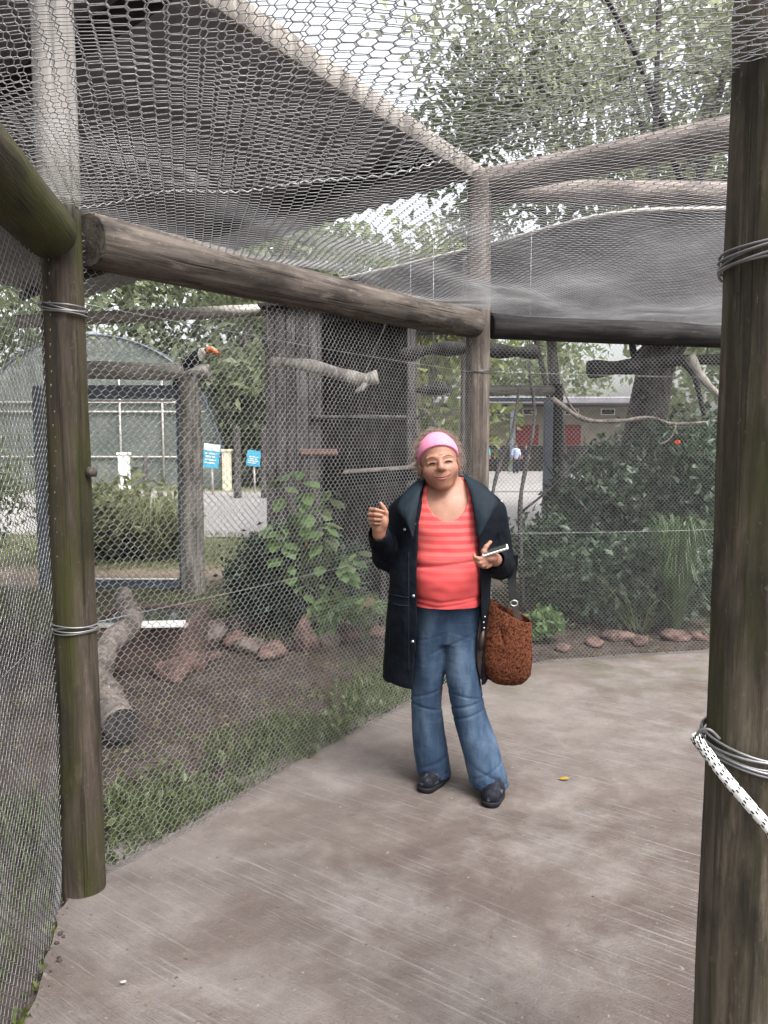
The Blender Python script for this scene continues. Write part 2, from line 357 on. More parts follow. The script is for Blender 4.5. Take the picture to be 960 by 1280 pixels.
# ------------------------------------------------------------------ signed-distance modeller for soft shapes
class SDF:
    def __init__(s, lo, hi, h):
        s.lo, s.h = np.array(lo, float), h; s.nn = (np.ceil((np.array(hi) - s.lo) / h) + 1).astype(int)
        s.a = np.full(s.nn, 9.0, np.float32)
    def reg(s, lo, hi, pad):
        i0 = np.clip(np.floor((np.array(lo) - pad - s.lo) / s.h).astype(int), 0, s.nn - 1); i1 = np.clip(np.ceil((np.array(hi) + pad - s.lo) / s.h).astype(int) + 1, 1, s.nn)
        i1 = np.maximum(i1, i0 + 1)
        sl = tuple(slice(a, b) for a, b in zip(i0, i1))
        X, Y, Z = (np.asarray(s.lo[q] + s.h * np.arange(i0[q], i1[q]), np.float32) for q in range(3))
        return sl, X[:, None, None], Y[None, :, None], Z[None, None, :]
    def put(s, sl, d, k, cut=False):
        a = s.a[sl]; d = d.astype(np.float32)
        if cut: a = -a
        if k > 0: hh = np.maximum(k - np.abs(a - d), 0) / k; r = np.minimum(a, d) - hh * hh * k * .25
        else: r = np.minimum(a, d)
        s.a[sl] = -r if cut else r
    def cap(s, p, q, r1, r2=None, k=.01, cut=False):
        p, q = np.array(p, float), np.array(q, float); r2 = r1 if r2 is None else r2; rm = max(r1, r2)
        sl, X, Y, Z = s.reg(np.minimum(p, q) - rm, np.maximum(p, q) + rm, k + 3 * s.h); e = q - p; L = max(e @ e, 1e-12)
        t = np.clip(((X - p[0]) * e[0] + (Y - p[1]) * e[1] + (Z - p[2]) * e[2]) / L, 0, 1)
        d = np.sqrt((X - p[0] - t * e[0]) ** 2 + (Y - p[1] - t * e[1]) ** 2 + (Z - p[2] - t * e[2]) ** 2) - (r1 + (r2 - r1) * t)
        s.put(sl, d, k, cut); return s
    def ell(s, c, r, k=.01, cut=False, m=None, clip=None):
        c, r = np.array(c, float), np.array(r, float); rm = r if m is None else np.full(3, r.max())
        sl, X, Y, Z = s.reg(c - rm, c + rm, k + 3 * s.h); x, y, z = X - c[0], Y - c[1], Z - c[2]
        if m is not None: x, y, z = (m[0][i] * x + m[1][i] * y + m[2][i] * z for i in range(3))    # columns of m are local axes
        k0 = np.sqrt((x / r[0]) ** 2 + (y / r[1]) ** 2 + (z / r[2]) ** 2); k1 = np.sqrt((x / r[0] ** 2) ** 2 + (y / r[1] ** 2) ** 2 + (z / r[2] ** 2) ** 2) + 1e-6
        d = k0 * (k0 - 1) / k1
        if clip is not None: d = np.maximum(d, clip(x, y, z))
        s.put(sl, d, k, cut); return s
    def col(s, rows, k=.01, cut=False, shrink=0.0, ext=(0, 0), clip=None, pw=2.0):
        """rows of (z, cx, cy, rx, ry), any order; ext grows the top / bottom."""
        rows = sorted(rows); A = np.array(rows).T; zs = A[0]; rx = A[3] - shrink; ry = A[4] - shrink
        lo = np.array([(A[1] - rx).min(), (A[2] - ry).min(), zs[0] - ext[1]]); hi = np.array([(A[1] + rx).max(), (A[2] + ry).max(), zs[-1] + ext[0]])
        sl, X, Y, Z = s.reg(lo, hi, k + 3 * s.h); zf = Z.ravel(); f = lambda v: np.interp(zf, zs, v)[None, None, :].astype(np.float32)
        RX, RY = f(rx), f(ry); q = (np.abs((X - f(A[1])) / RX) ** pw + np.abs((Y - f(A[2])) / RY) ** pw) ** (1 / pw)
        d = (q - 1) * np.minimum(RX, RY); d = np.maximum(d, np.maximum(Z - hi[2], lo[2] - Z))
        if clip is not None: d = np.maximum(d, clip(X, Y, Z))
        s.put(sl, d, k, cut); return s
    def half(s, fn, k=.0):
        """keep only where fn(X,Y,Z) < 0"""
        sl, X, Y, Z = s.reg(s.lo, s.lo + s.h * (s.nn - 1), 0); d = fn(X, Y, Z) + np.zeros_like(s.a); s.a = np.maximum(s.a, d.astype(np.float32)); return s
    def mesh(s, smooth=1):
        a = s.a; ins = a < 0; n = s.nn
        c = sum(ins[i:n[0] - 1 + i, j:n[1] - 1 + j, k:n[2] - 1 + k].astype(np.uint8) for i in (0, 1) for j in (0, 1) for k in (0, 1))
        cells = np.argwhere((c > 0) & (c < 8)); vid = np.full(n - 1, -1, np.int64); vid[tuple(cells.T)] = np.arange(len(cells))
        acc = np.zeros((len(cells), 3)); cnt = np.zeros(len(cells))
        offs = [(i, j, k) for i in (0, 1) for j in (0, 1) for k in (0, 1)]
        for o in offs:
            for ax in range(3):
                if o[ax]: continue
                o2 = list(o); o2[ax] = 1; A = a[tuple((cells + o).T)]; B = a[tuple((cells + o2).T)]
                m = (A < 0) != (B < 0); t = A[m] / (A[m] - B[m]); p = cells[m] + np.array(o, float); p[:, ax] += t
                acc[m] += p; cnt[m] += 1
        V = s.lo + s.h * acc / cnt[:, None]; F = []
        for ax in range(3):
            u, v = (ax + 1) % 3, (ax + 2) % 3; s0 = [slice(0, None)] * 3; s1 = [slice(0, None)] * 3
            s0[ax] = slice(0, -1); s1[ax] = slice(1, None); A, B = ins[tuple(s0)], ins[tuple(s1)]
            e = np.argwhere(A != B); e = e[(e[:, u] > 0) & (e[:, v] > 0) & (e[:, u] < n[u] - 1) & (e[:, v] < n[v] - 1)]
            q = []
            for (du, dv) in ((-1, -1), (0, -1), (0, 0), (-1, 0)):
                cc = e.copy(); cc[:, u] += du; cc[:, v] += dv; q.append(vid[tuple(cc.T)])
            q = np.stack(q, 1); fl = ~A[tuple(e.T)]; q[fl] = q[fl][:, ::-1]; F.append(q)
        F = np.concatenate(F); F = F[(F >= 0).all(1)]
        for _ in range(smooth):
            S = np.zeros_like(V); N = np.zeros(len(V))
            for i in range(4):
                x, y = F[:, i], F[:, (i + 1) % 4]; np.add.at(S, x, V[y]); np.add.at(N, x, 1); np.add.at(S, y, V[x]); np.add.at(N, y, 1)
            V = V * .5 + .5 * S / np.maximum(N, 1)[:, None]
        return V, F
def vnormals(V, F):
    fn = np.cross(V[F[:, 1]] - V[F[:, 0]], V[F[:, 2]] - V[F[:, 0]]); N = np.zeros_like(V)
    for i in range(F.shape[1]): np.add.at(N, F[:, i], fn)
    return N / (np.linalg.norm(N, axis=1, keepdims=True) + 1e-12)
def wobble(V, F, amp, freq, seed=0, stretch=(1, 1, 1)):
    N = vnormals(V, F); S = V * np.array(stretch) * freq + seed * 7.3
    d = np.array([noise.noise(Vector(p)) for p in S.tolist()]); return V + N * (amp * d)[:, None]

# ================================================================== THE SETTING
L_POST, M_POST, R_POST, R2 = Vector((-1.0, 2.55, 0)), Vector((.60, 5.18, 0)), Vector((.715, 1.5, 0)), Vector((3.05, 5.68, 0))
LB = Vector((-.62, .2, 0))                                # where the left fence runs to, beside the camera
LM = (M_POST - L_POST).normalized(); LM_len = (M_POST - L_POST).length
MR = (R2 - M_POST).normalized(); MR_len = (R2 - M_POST).length

# ---- ground: one sheet to the horizon, finer near the cages
def ground_z(x, y):
    d = math.hypot(x, y - 5); f = max(0.0, min(1.0, (16 - d) / 6))
    h = .022 * noise.noise(Vector((x * 1.7, y * 1.7, 3))) + .012 * noise.noise(Vector((x * 5, y * 5, 9)))
    return -.035 + f * h
def graded(lo, hi, fine_lo, fine_hi, step):
    a = list(np.arange(fine_lo, fine_hi, step)); s = step; x = fine_hi
    while x < hi: a.append(x); s *= 1.35; x += s
    a.append(hi); s = step; x = fine_lo - step; b = []
    while x > lo: b.append(x); s *= 1.35; x -= s
    return [lo] + b[::-1] + a
gx, gy = graded(-250, 250, -5, 5, .11), graded(-40, 400, 1.4, 10, .11)
V = [(x, y, ground_z(x, y)) for y in gy for x in gx]; nx = len(gx)
F = [(j * nx + i, j * nx + i + 1, (j + 1) * nx + i + 1, (j + 1) * nx + i) for j in range(len(gy) - 1) for i in range(nx - 1)]
g = NT('ground_soil'); g.set(.95, 0, .15); pos = g.n('NewGeometry').outputs['Position']
sx = g.n('SeparateXYZ'); g.l(pos, sx.inputs[0]); n1 = g.noise(pos, 3.5, 8, .65); n2 = g.noise(pos, .7, 4); n3 = g.noise(pos, 40, 4)
soil = g.ramp(n1, [(.3, (.038, .029, .025)), (.55, (.068, .053, .046)), (.75, (.105, .088, .078))])
soil = g.mix(g.ramp(n3, [(.5, BW(0)), (.75, BW(.6))]), soil, (.05, .04, .034))
lawn = g.ramp(n1, [(.3, (.085, .09, .045)), (.6, (.14, .145, .075)), (.78, (.2, .175, .115))])
tan = g.ramp(n1, [(.3, (.22, .165, .12)), (.7, (.36, .29, .22))])
yy = g.math('ADD', sx.outputs['Y'], g.math('MULTIPLY', g.math('SUBTRACT', n2, .5), 1.6))
rng_ = lambda a, b: g.ramp(g.math('DIVIDE', yy, 40.0), [(a / 40, BW(0)), (b / 40, BW(1))])
c = g.mix(rng_(6.5, 6.9), soil, g.mix(.55, soil, lawn)); c = g.mix(rng_(8.2, 8.5), c, tan); c = g.mix(rng_(9.3, 9.8), c, lawn); g.base(c)
g.bump(g.math('ADD', n1, g.math('MULTIPLY', n3, .5)), .8, .03)
tag(mesh_obj('ground', V, F, g.m, None, True, (0, 0, 0)), kind='structure')

# ---- concrete path
edge = [gnd(20, 1310), gnd(42, 1262), gnd(75, 1140), gnd(128, 1068), gnd(190, 1030), gnd(260, 994), gnd(340, 952), gnd(420, 912), gnd(505, 873), gnd(590, 843), gnd(690, 824), gnd(790, 817), gnd(885, 812), gnd(1010, 806), Vector((3.3, 5.2, 0)), Vector((2.6, 1, 0)), Vector((2.2, -2, 0)), Vector((-.6, -2, 0)), Vector((-.72, .6, 0))]
ring = []
for i, a in enumerate(edge):
    b = edge[(i + 1) % len(edge)]; m = max(2, int((b - a).length / .035))
    nd = Vector((-(b - a).y, (b - a).x, 0)).normalized()
    for j in range(m):
        p = a.lerp(b, j / m); ring.append(p + nd * (.022 * noise.noise(p * 6) + .012 * noise.noise(p * 23)))
bm = bmesh.new(); vs_ = [bm.verts.new(p) for p in ring]; f = bm.faces.new(vs_)
if f.normal.z < 0: f.normal_flip()
bm.normal_update()
ex = bmesh.ops.extrude_face_region(bm, geom=[f]); lowv = [e for e in ex['geom'] if isinstance(e, bmesh.types.BMVert)]
for v in lowv: v.co.z = 0.0
for v in vs_: v.co.z = -.12
bmesh.ops.triangulate(bm, faces=bm.faces[:]); bmesh.ops.recalc_face_normals(bm, faces=bm.faces[:])
me = bpy.data.meshes.new('path'); bm.to_mesh(me); bm.free()
g = NT('brushed_concrete'); pos = g.n('NewGeometry').outputs['Position']; g.set(.72, 0, .35)
mp = g.n('Mapping'); mp.inputs['Rotation'].default_value = (0, 0, R(36)); g.l(pos, mp.inputs[0])
wv = g.n('Vector' + 'Math', operation='ADD'); wn = g.n('TexNoise'); wn.inputs['Scale'].default_value = 1.3; wn.inputs['Detail'].default_value = 3; g.l(pos, wn.inputs['Vector'])
wsc = g.n('VectorMath', operation='SCALE'); wsc.inputs['Scale'].default_value = .05; g.l(wn.outputs['Color'], wsc.inputs[0]); g.l(mp.outputs[0], wv.inputs[0]); g.l(wsc.outputs[0], wv.inputs[1])
ms = g.n('Mapping'); ms.inputs['Scale'].default_value = (1.1, 44, 1); g.l(wv.outputs[0], ms.inputs[0])
br = g.noise(ms.outputs[0], 2.0, 5, .6); ms2 = g.n('Mapping'); ms2.inputs['Scale'].default_value = (3, 90, 1); g.l(wv.outputs[0], ms2.inputs[0]); br2 = g.noise(ms2.outputs[0], 1.6, 3)
grit = g.noise(pos, 130, 4); patch = g.noise(pos, 1.7, 10, .66, .35); patch2 = g.noise(pos, 5.5, 10, .72, .2); strk = g.noise(pos, 1.5, 5, .6)
base = g.ramp(patch2, [(.3, (.115, .097, .088)), (.52, (.158, .137, .126)), (.75, (.20, .179, .167))])
base = g.mix(g.ramp(patch, [(.47, BW(0)), (.64, BW(.8))]), base, (.088, .066, .057))
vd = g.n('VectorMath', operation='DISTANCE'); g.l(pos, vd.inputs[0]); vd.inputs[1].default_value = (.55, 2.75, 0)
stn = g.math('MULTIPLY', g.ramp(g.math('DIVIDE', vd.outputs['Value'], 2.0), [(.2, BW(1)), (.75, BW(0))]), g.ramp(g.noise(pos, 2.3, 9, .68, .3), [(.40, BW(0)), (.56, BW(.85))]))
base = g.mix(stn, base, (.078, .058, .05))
mo = g.n('SeparateXYZ'); g.l(pos, mo.inputs[0])
ym = g.math('MULTIPLY', g.ramp(g.math('DIVIDE', mo.outputs['Y'], 10.0), [(.42, BW(0)), (.53, BW(1))]), g.ramp(g.noise(pos, 3.1, 5, .6), [(.45, BW(0)), (.6, BW(.8))]))
base = g.mix(ym, base, (.085, .078, .05))
sm = g.ramp(strk, [(.40, BW(.15)), (.56, BW(1))])
ridge = g.math('MULTIPLY', g.ramp(br, [(.56, BW(0)), (.68, BW(1))]), sm)
base = g.mix(g.math('MULTIPLY', ridge, .55), base, (.285, .262, .247))
base = g.mix(g.ramp(grit, [(.60, BW(0)), (.72, BW(.5))]), base, (.075, .062, .056))
base = g.mix(g.ramp(g.noise(pos, 47, 2), [(.70, BW(0)), (.74, BW(.55))]), base, (.3, .28, .265)); g.base(base)
hh = g.math('ADD', g.math('MULTIPLY', g.math('ADD', br, g.math('MULTIPLY', br2, .5)), sm), g.math('MULTIPLY', grit, .35)); g.bump(hh, .9, .014)
rr = g.ramp(patch, [(.45, BW(.8)), (.66, BW(.55))]); g.l(rr, g.b.inputs['Roughness'])
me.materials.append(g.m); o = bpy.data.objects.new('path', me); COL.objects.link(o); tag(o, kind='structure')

# ---- gravel road outside the cages
def sheet(name, pts, z, mat):
    return tag(mesh_obj(name, [(p[0], p[1], z) for p in pts], [tuple(range(len(pts)))], mat, None, False, (0, 0, z)), kind='structure')
g = NT('gravel'); g.set(.9, 0, .2); pos = g.n('NewGeometry').outputs['Position']
g.base(g.mix(g.ramp(g.noise(pos, 22, 5), [(.35, BW(0)), (.7, BW(1))]), (.17, .16, .155), (.31, .295, .29))); g.bump(g.noise(pos, 30, 5), .6, .03); M['gravel'] = g.m
sheet('gravel_road', [(-30, 14.5), (-14, 14.2), (-5, 12.8), (0, 12.4), (6, 11.8), (30, 10), (30, 22), (8, 24), (0, 24), (-6, 24.5), (-14, 25), (-30, 24)], -.022, M['gravel'])
sheet('paved_yard', [(0.8, 24.3), (9, 24.3), (26, 30), (26, 41), (-2, 41)], -.018, M['gravel'])

# ================================================================== TIMBER FRAME
def ztop(*a): return Vector(a)
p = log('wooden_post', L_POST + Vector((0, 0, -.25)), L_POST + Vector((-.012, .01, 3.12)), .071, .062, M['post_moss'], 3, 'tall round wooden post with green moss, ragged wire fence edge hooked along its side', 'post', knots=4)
POST_L = p; wire_tie(p, L_POST, .066, .885, 4, (0, -.1)); wire_tie(p, L_POST, .064, 1.90, 4, (-.2, .1))
mbk = MB(); mbk.tube([L_POST + Vector((.062, -.01, 1.385)), L_POST + Vector((.085, -.012, 1.385))], [.017, .015], 10).obj('branch_stub', M['post_pale'], p)
p = log('wooden_post', M_POST + Vector((0, 0, -.25)), M_POST + Vector((0, 0, 3.16)), .082, .074, M['post_pale'], 5, 'pale grey wooden post standing behind the woman where two beams meet', 'post', knots=4)
POST_M = p; wire_tie(p, M_POST, .077, 1.93, 2)
p = log('wooden_post', R_POST + Vector((0, 0, -.25)), R_POST + Vector((.012, .01, 3.1)), .094, .086, M['post_old'], 11, 'thick weathered wooden post with white rope hooked to its wire band', 'post', sides=30, knots=6)
POST_R = p; wire_tie(p, R_POST, .092, .905, 5, (-.05, .16)); wire_tie(p, R_POST, .090, 1.82, 5, (.12, -.1))
p = log('wooden_post', R2 + Vector((0, 0, -.25)), R2 + Vector((0, 0, 3.2)), .08, .072, M['post_pale'], 8, 'wooden corner post at the far end of the dark beam', 'post')
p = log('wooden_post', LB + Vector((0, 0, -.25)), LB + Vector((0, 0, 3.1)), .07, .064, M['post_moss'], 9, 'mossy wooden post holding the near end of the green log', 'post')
GATE = Vector((1.25, .55, 0))
p = log('wooden_post', GATE + Vector((0, 0, -.25)), GATE + Vector((0, 0, 2.3)), .08, .075, M['post_old'], 15, 'old wooden gate post that holds the loose end of the white rope', 'post')

bdir = (LB - L_POST).normalized()
log('log_beam', L_POST + bdir * .0 + Vector((-.012, -.075, 2.115)), LB + Vector((-.012, 0, 2.12)), .084, .09, M['beam_moss'], 21, 'thick moss green log resting level against the mossy post', 'beam', sides=28, knots=8)
log('log_beam', L_POST + LM * .082 + Vector((.012, -.0, 2.122)), M_POST - LM * .03 + Vector((-.03, -.085, 2.215)), .088, .088, M['beam'], 23, 'weathered grey brown log beam running from mossy post to pale post', 'beam', sides=28, knots=9, bend=.012)
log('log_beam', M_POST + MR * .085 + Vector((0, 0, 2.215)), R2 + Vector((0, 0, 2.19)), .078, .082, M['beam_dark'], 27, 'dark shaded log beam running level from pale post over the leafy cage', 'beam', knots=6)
H = 3.1
log('log_beam', M_POST + Vector((.06, .05, H + .02)), at(925, 163, 4.25), .085, .085, M['log_grey'], 31, 'upper sunlit log rising over the wire ceiling from the pale post', 'beam', knots=5)
log('log_beam', M_POST + Vector((.05, .10, H - .02)), at(960, 243, 5.55), .075, .08, M['log_grey'], 33, 'lower sunlit log lying level above the dark beam and wire ceiling', 'beam', knots=5)

# ---- wire fence bays (chain link + line wires)
def fence_bay(label, a, b, z0, z1, p_, rad, mat, wires=(.885, 1.92), seed=0, off=0.0, fine=True, jag=False):
    d = (b - a).normalized(); L = (b - a).length; nrm = Vector((d.y, -d.x, 0)); O = a + nrm * off + Vector((0, 0, z0))
    t = thing('chain_link_fence', (a + b) / 2 + nrm * off, label, 'fence', 'wire fence bays of the aviary')
    sd_ = seed * 5.1
    def disp(u, v): return .018 * np.sin(u * 2.3 + sd_) * np.sin(v * 1.7 + sd_) + .004 * np.sin(u * 17 + sd_) * np.sin(v * 13) + .006 * np.sin(u * 6.1 + v * 4 + sd_) + .014 * np.exp(-v / .12) * np.sin(u * 5 + sd_)
    o = chainlink(O, d, (0, 0, 1), L, z1 - z0, p_, rad, mat, t, disp=disp, fine=fine); tag(o, kind='stuff')
    for z in wires:
        pts = [a + nrm * (off + .006) + d * (L * i / 24) + Vector((0, 0, z - .012 * math.sin(math.pi * i / 24))) for i in range(25)]
        MB().tube(pts, .0015, 5).obj('line_wire', M['wire'], t)
    return t
fence_bay('chain link bay between mossy post and pale post, log on the ground behind it', L_POST + LM * .06, M_POST - LM * .05, -.02, 2.16, .0168, .00112, M['wire'], seed=1, wires=(.885, 1.92))
fence_bay('chain link bay in front of the dark leafy bush, right of pale post', M_POST + MR * .06, R2, -.02, 2.2, .0155, .00105, M['wire'], seed=2, wires=(.885, 1.93))
lo_ = L_POST + bdir * .03 + Vector((-.065, .02, 0))
ft = fence_bay('chain link bay left of mossy post with loose ragged edge beneath the green log', lo_, LB + Vector((-.065, 0, 0)), -.03, 2.10, .0172, .00135, M['wire'], seed=3, wires=(.885, 1.90))
mb = MB()                                                # hooked wire ends of the ragged edge
for i in range(50):
    z = .02 + i * .0415 + random.uniform(-.004, .004); b0 = lo_ + Vector((0, 0, z)); s_ = random.uniform(.8, 1.15)
    mb.tube([b0, b0 + Vector((.014 * s_, .0, -.012)), b0 + Vector((.026 * s_, -.03, -.022)), b0 + Vector((.036 * s_, -.045, -.028)), b0 + Vector((.038 * s_, -.05, -.020))], .0019, 5)
mb.obj('hooked_wire_end', M['wire'], ft)

# ---- wire ceiling over the path
ceil_poly = [(L_POST.x - .02, L_POST.y), (M_POST.x - .03, M_POST.y + .03), (R2.x, R2.y), (2.4, .2), (LB.x - .04, .2)]
CTRL = [(-1.0, 2.55, 2.195), (.6, 5.18, 2.30), (3.05, 5.7, 2.27), (.715, 1.5, 2.14), (-.62, .3, 2.205), (.7, 3.4, 2.20), (1.9, 4.3, 2.21), (-.1, 3.95, 2.26), (1.9, 5.45, 2.28), (2.0, 2.2, 2.16), (.1, 2.3, 2.15)]
def ceil_z(X, Y):
    n = np.zeros_like(X); d = np.zeros_like(X)
    for x, y, z in CTRL: w_ = 1 / ((X - x) ** 2 + (Y - y) ** 2 + .02) ** 1.3; n = n + w_ * z; d = d + w_
    return n / d + .010 * np.sin(X * 5.1 + Y * 2.3) + .006 * np.sin(X * 11 - Y * 7)
ct = thing('wire_ceiling', (1, 3, 2.2), 'sagging chain link ceiling stretched over the concrete path', 'wire ceiling')
org = Vector((-1.6, 1.2, 0)); dperp = Vector((LM.y, -LM.x, 0)); org = L_POST - LM * 3.0 - dperp * .05
o = chainlink(org, dperp, LM, 5.6, 7.4, .0208, .00105, M['wire_bright'], ct, clip=lambda m: inside_poly(m[..., 0], m[..., 1], ceil_poly), zfun=ceil_z); tag(o, kind='stuff')
seam = [(-1.02, 2.60), (.06, 2.02), (.75, 1.62), (2.4, .9), (2.4, .2), (LB.x - .04, .2)]
d1 = Vector((.86, -.51, 0)); d2 = Vector((.51, .86, 0))
o = chainlink(L_POST - d2 * 2.6 - d1 * .3, d1, d2, 4.4, 3.2, .0225, .00105, M['wire_bright'], ct, clip=lambda m: inside_poly(m[..., 0], m[..., 1], seam), zfun=lambda X, Y: ceil_z(X, Y) + .012 + .008 * np.sin(X * 8) * np.sin(Y * 9), name='overlapping_wire_mesh'); tag(o, kind='stuff')
sp = [Vector((x, y, 0)) for x, y in seam[:4]]; pts = []
for i in range(3):
    for j in range(30): q = sp[i].lerp(sp[i + 1], j / 30); pts.append(q)
mb = MB()
for i in range(len(pts) - 1):                            # lacing wire along the seam
    q = pts[i]; z = float(ceil_z(np.array(q.x), np.array(q.y))); tw = .007
    q2 = pts[i + 1]; z2 = float(ceil_z(np.array(q2.x), np.array(q2.y)))
    mb.tube([q + Vector((0, -tw, z - .004)), q.lerp(q2, .5) + Vector((0, tw, (z + z2) / 2 + .008)), q2 + Vector((0, -tw, z2 - .004))], .0022, 4, False)
mb.obj('lacing_wire', M['wire_bright'], ct)

# ---- rope on the thick post
hook = at(870, 928, 1.475)
hp = spline([hook + Vector((.03, -.02, -.03)), hook + Vector((.0, -.012, .0)), hook + Vector((-.004, -.02, .028)), hook + Vector((.012, -.03, .036)), hook + Vector((.03, -.035, .02))], 5)
MB().tube(hp, .0028, 6).obj('wire_hook', M['wire'], POST_R)
rp = spline([hook + Vector((-.003, -.004, .012)), hook + Vector((.0, -.035, .004)), at(905, 969, 1.40), at(960, 1033, 1.345), at(1010, 1088, 1.29), Vector((.95, .95, .76)), GATE + Vector((-.07, .03, .86))], 10)
rt = MB().tube(rp, .0105, 14).obj('rope', M['rope_white']); tag(rt, 'white braided rope with black flecks hooked to wire on thick post', 'rope')
mb = MB()
for i in range(3, len(rp) - 2, 2):
    t = (rp[i + 1] - rp[i]).normalized(); u = t.cross(Vector((0, 0, 1))).normalized(); v_ = t.cross(u)
    for k in range(11):
        a = 2 * math.pi * k / 11 + i * .4; c_ = rp[i] + (u * math.cos(a) + v_ * math.sin(a)) * .0099 + t * .0022 * (k % 3)
        mb.tube([c_ - t * .003, c_ + t * .003], .0016, 5)
tag(mb.obj('tracer_fleck', M['black'], rt), kind='stuff')

# ================================================================== SHELTER ROOFS
t = thing('shelter_roof', (-2.5, 5.2, 3.15), 'dark corrugated metal roof over the cage, pale board along its edge', 'roof')
A_, B_, C_, D_ = Vector((.60, 5.35, 3.19)), Vector((-2.2, .75, 3.19)), Vector((-6.6, 4.0, 3.19)), Vector((-3.7, 9.85, 3.19))
A2 = Vector((.66, 5.85, 3.19))
nu, nv = 26, 150; V = []; F = []
for s_ in (0, 1):
    for j in range(nv + 1):
        for i in range(nu + 1):
            a, b = i / nu, j / nv; q = (A_.lerp(B_, a)).lerp(A2.lerp(D_, a) if False else D_.lerp(C_, a), b)
            V.append((q.x, q.y, q.z + .012 * math.sin(a * 2 * math.pi * 52) * 0 + .014 * math.sin(b * 2 * math.pi * 37.5) + .003 * s_))
        pass
nn_ = (nu + 1) * (nv + 1)
for s_ in (0, 1):
    for j in range(nv):
        for i in range(nu): k = s_ * nn_ + j * (nu + 1) + i; F.append((k, k + 1, k + nu + 2, k + nu + 1))
mesh_obj('corrugated_sheet', V, F, M['tin_dark'], t)
ed = (B_ - A_).normalized(); rot = Matrix(((ed.x, -ed.y, 0), (ed.y, ed.x, 0), (0, 0, 1)))
MB().box((A_ + B_) / 2 + Vector((.045, -.03, -.02)), ((B_ - A_).length, .035, .11), rot, .004).obj('edge_board', M['fascia'], t)
for a in (.12, .5, .88):
    q0, q1 = A_.lerp(B_, a) + Vector((0, 0, -.075)), D_.lerp(C_, a) + Vector((0, 0, -.075)); log('roof_purlin', q0, q1, .05, .05, M['beam_dark'], int(a * 90), parent=t, sides=12, knots=2)
q0, q1 = A2 + Vector((0, .0, -.06)), D_ + Vector((0, 0, -.06))

ne = [at(330, 372, 9.6), at(480, 338, 8.2), at(620, 303, 7.1), at(760, 267, 6.25), at(905, 259, 6.1), at(1010, 262, 6.1)]
ne = [Vector((q.x, q.y, 3.2)) for q in ne]; near = spline(ne, 8); t = thing('shade_roof', (2.5, 9, 3.2), 'dark shade cloth roof with pale curved hem above the leafy cage', 'roof')
V = []; F = []; m = 12; far0, far1 = Vector((-.6, 13.2, 3.15)), Vector((6.6, 10.8, 3.15)); nc = len(near)
for s_ in (0, 1):
    for j in range(m + 1):
        for i, q in enumerate(near):
            e = far0.lerp(far1, i / (nc - 1)); pq = q.lerp(e, j / m); V.append((pq.x, pq.y, pq.z - .05 * math.sin(math.pi * j / m) + .004 * s_))
for s_ in (0, 1):
    for j in range(m):
        for i in range(nc - 1): k = s_ * nc * (m + 1) + j * nc + i; F.append((k, k + 1, k + nc + 1, k + nc))
mesh_obj('shade_cloth', V, F, M['shade_cloth'], t)
MB().tube([q + Vector((0, -.01, 0)) for q in near], .017, 8).obj('hem', M['rim'], t)
for q in (far0, far1, Vector((.75, 7.35, 3.15)), Vector((4.6, 6.9, 3.15))): log('roof_pole', (q.x, q.y, -.2), (q.x, q.y, 3.14), .055, .05, M['post_pale'], int(q.x * 9), parent=t, sides=12)

# ================================================================== REAR WALL OF THE LEFT CAGE: door frame, toucan's log
YR = 7.95; bp = gnd(241, 738); bp = Vector((bp.x, YR, 0))
log('wooden_post', (bp.x, YR, -.2), (bp.x, YR, 2.14), .118, .108, M['log_pale'], 41, 'stout grey post under the toucan beside the blue steel gate', 'post', knots=4)
log('log_beam', at(262, 466, YR) + Vector((0, 0, .0)), at(60, 461, YR) + Vector((0, 0, .0)), .085, .09, M['bleached'], 43, 'pale horizontal log on which the toucan perches', 'beam', knots=4)
log('log_beam', at(345, 387, 7.6), at(20, 402, 7.6), .055, .06, M['bleached'], 45, 'thin pale log high across the back of the cage under the open sky', 'beam', knots=4)
t = thing('steel_gate', (at(170, 740, YR).x, YR + .02, 0), 'blue grey steel gate frame filled with wire below the pale log', 'gate')
xa, xb = at(60, 600, YR).x, at(225, 600, YR).x; zt, zb = at(170, 490, YR).z, .06
for c_, d_ in ((((xa + xb) / 2, YR, zt), (xb - xa, .06, .13)), (((xa + xb) / 2, YR, zb), (xb - xa, .06, .09)), ((xa - .06, YR, (zt + zb) / 2), (.12, .06, zt - zb + .12)), ((xb + .04, YR, (zt + zb) / 2), (.12, .06, zt - zb + .13))):
    MB().box(c_, d_, None, .008).obj('frame_bar', M['steel_blue'], t, False)
MB().box(((xa + xb) / 2 - .02, YR - .045, zb + .056), (xb - xa - .05, .035, .014), None, .002).obj('bottom_rail', M['white_paint'], t, False)
MB().box(((xa + xb) / 2 - .02, YR - .035, zt - .09), (xb - xa - .05, .02, .016), None, .002).obj('top_rail', M['rim'], t, False)
o = chainlink((xa, YR, zb + .05), (1, 0, 0), (0, 0, 1), xb - xa, zt - zb - .1, .034, .0022, M['wire_dull'], t, fine=False); tag(o, kind='stuff')
t = thing('chain_link_fence', (-.2, YR, 0), 'wire netting across the back of the cage right of the stout post', 'fence', 'wire fence bays of the aviary')
o = chainlink((bp.x + .1, YR, 0), (1, 0, 0), (0, 0, 1), .85, 2.6, .036, .0022, M['wire_dull'], t, fine=False); tag(o, kind='stuff')
t = thing('chain_link_fence', (-2.6, YR, 2.2), 'wire netting above the blue gate up to the thin pale log', 'fence', 'wire fence bays of the aviary')
o = chainlink((-3.6, YR - .1, 2.3), (1, 0, 0), (0, 0, 1), 2.5, .5, .036, .0022, M['wire_dull'], t, fine=False); tag(o, kind='stuff')

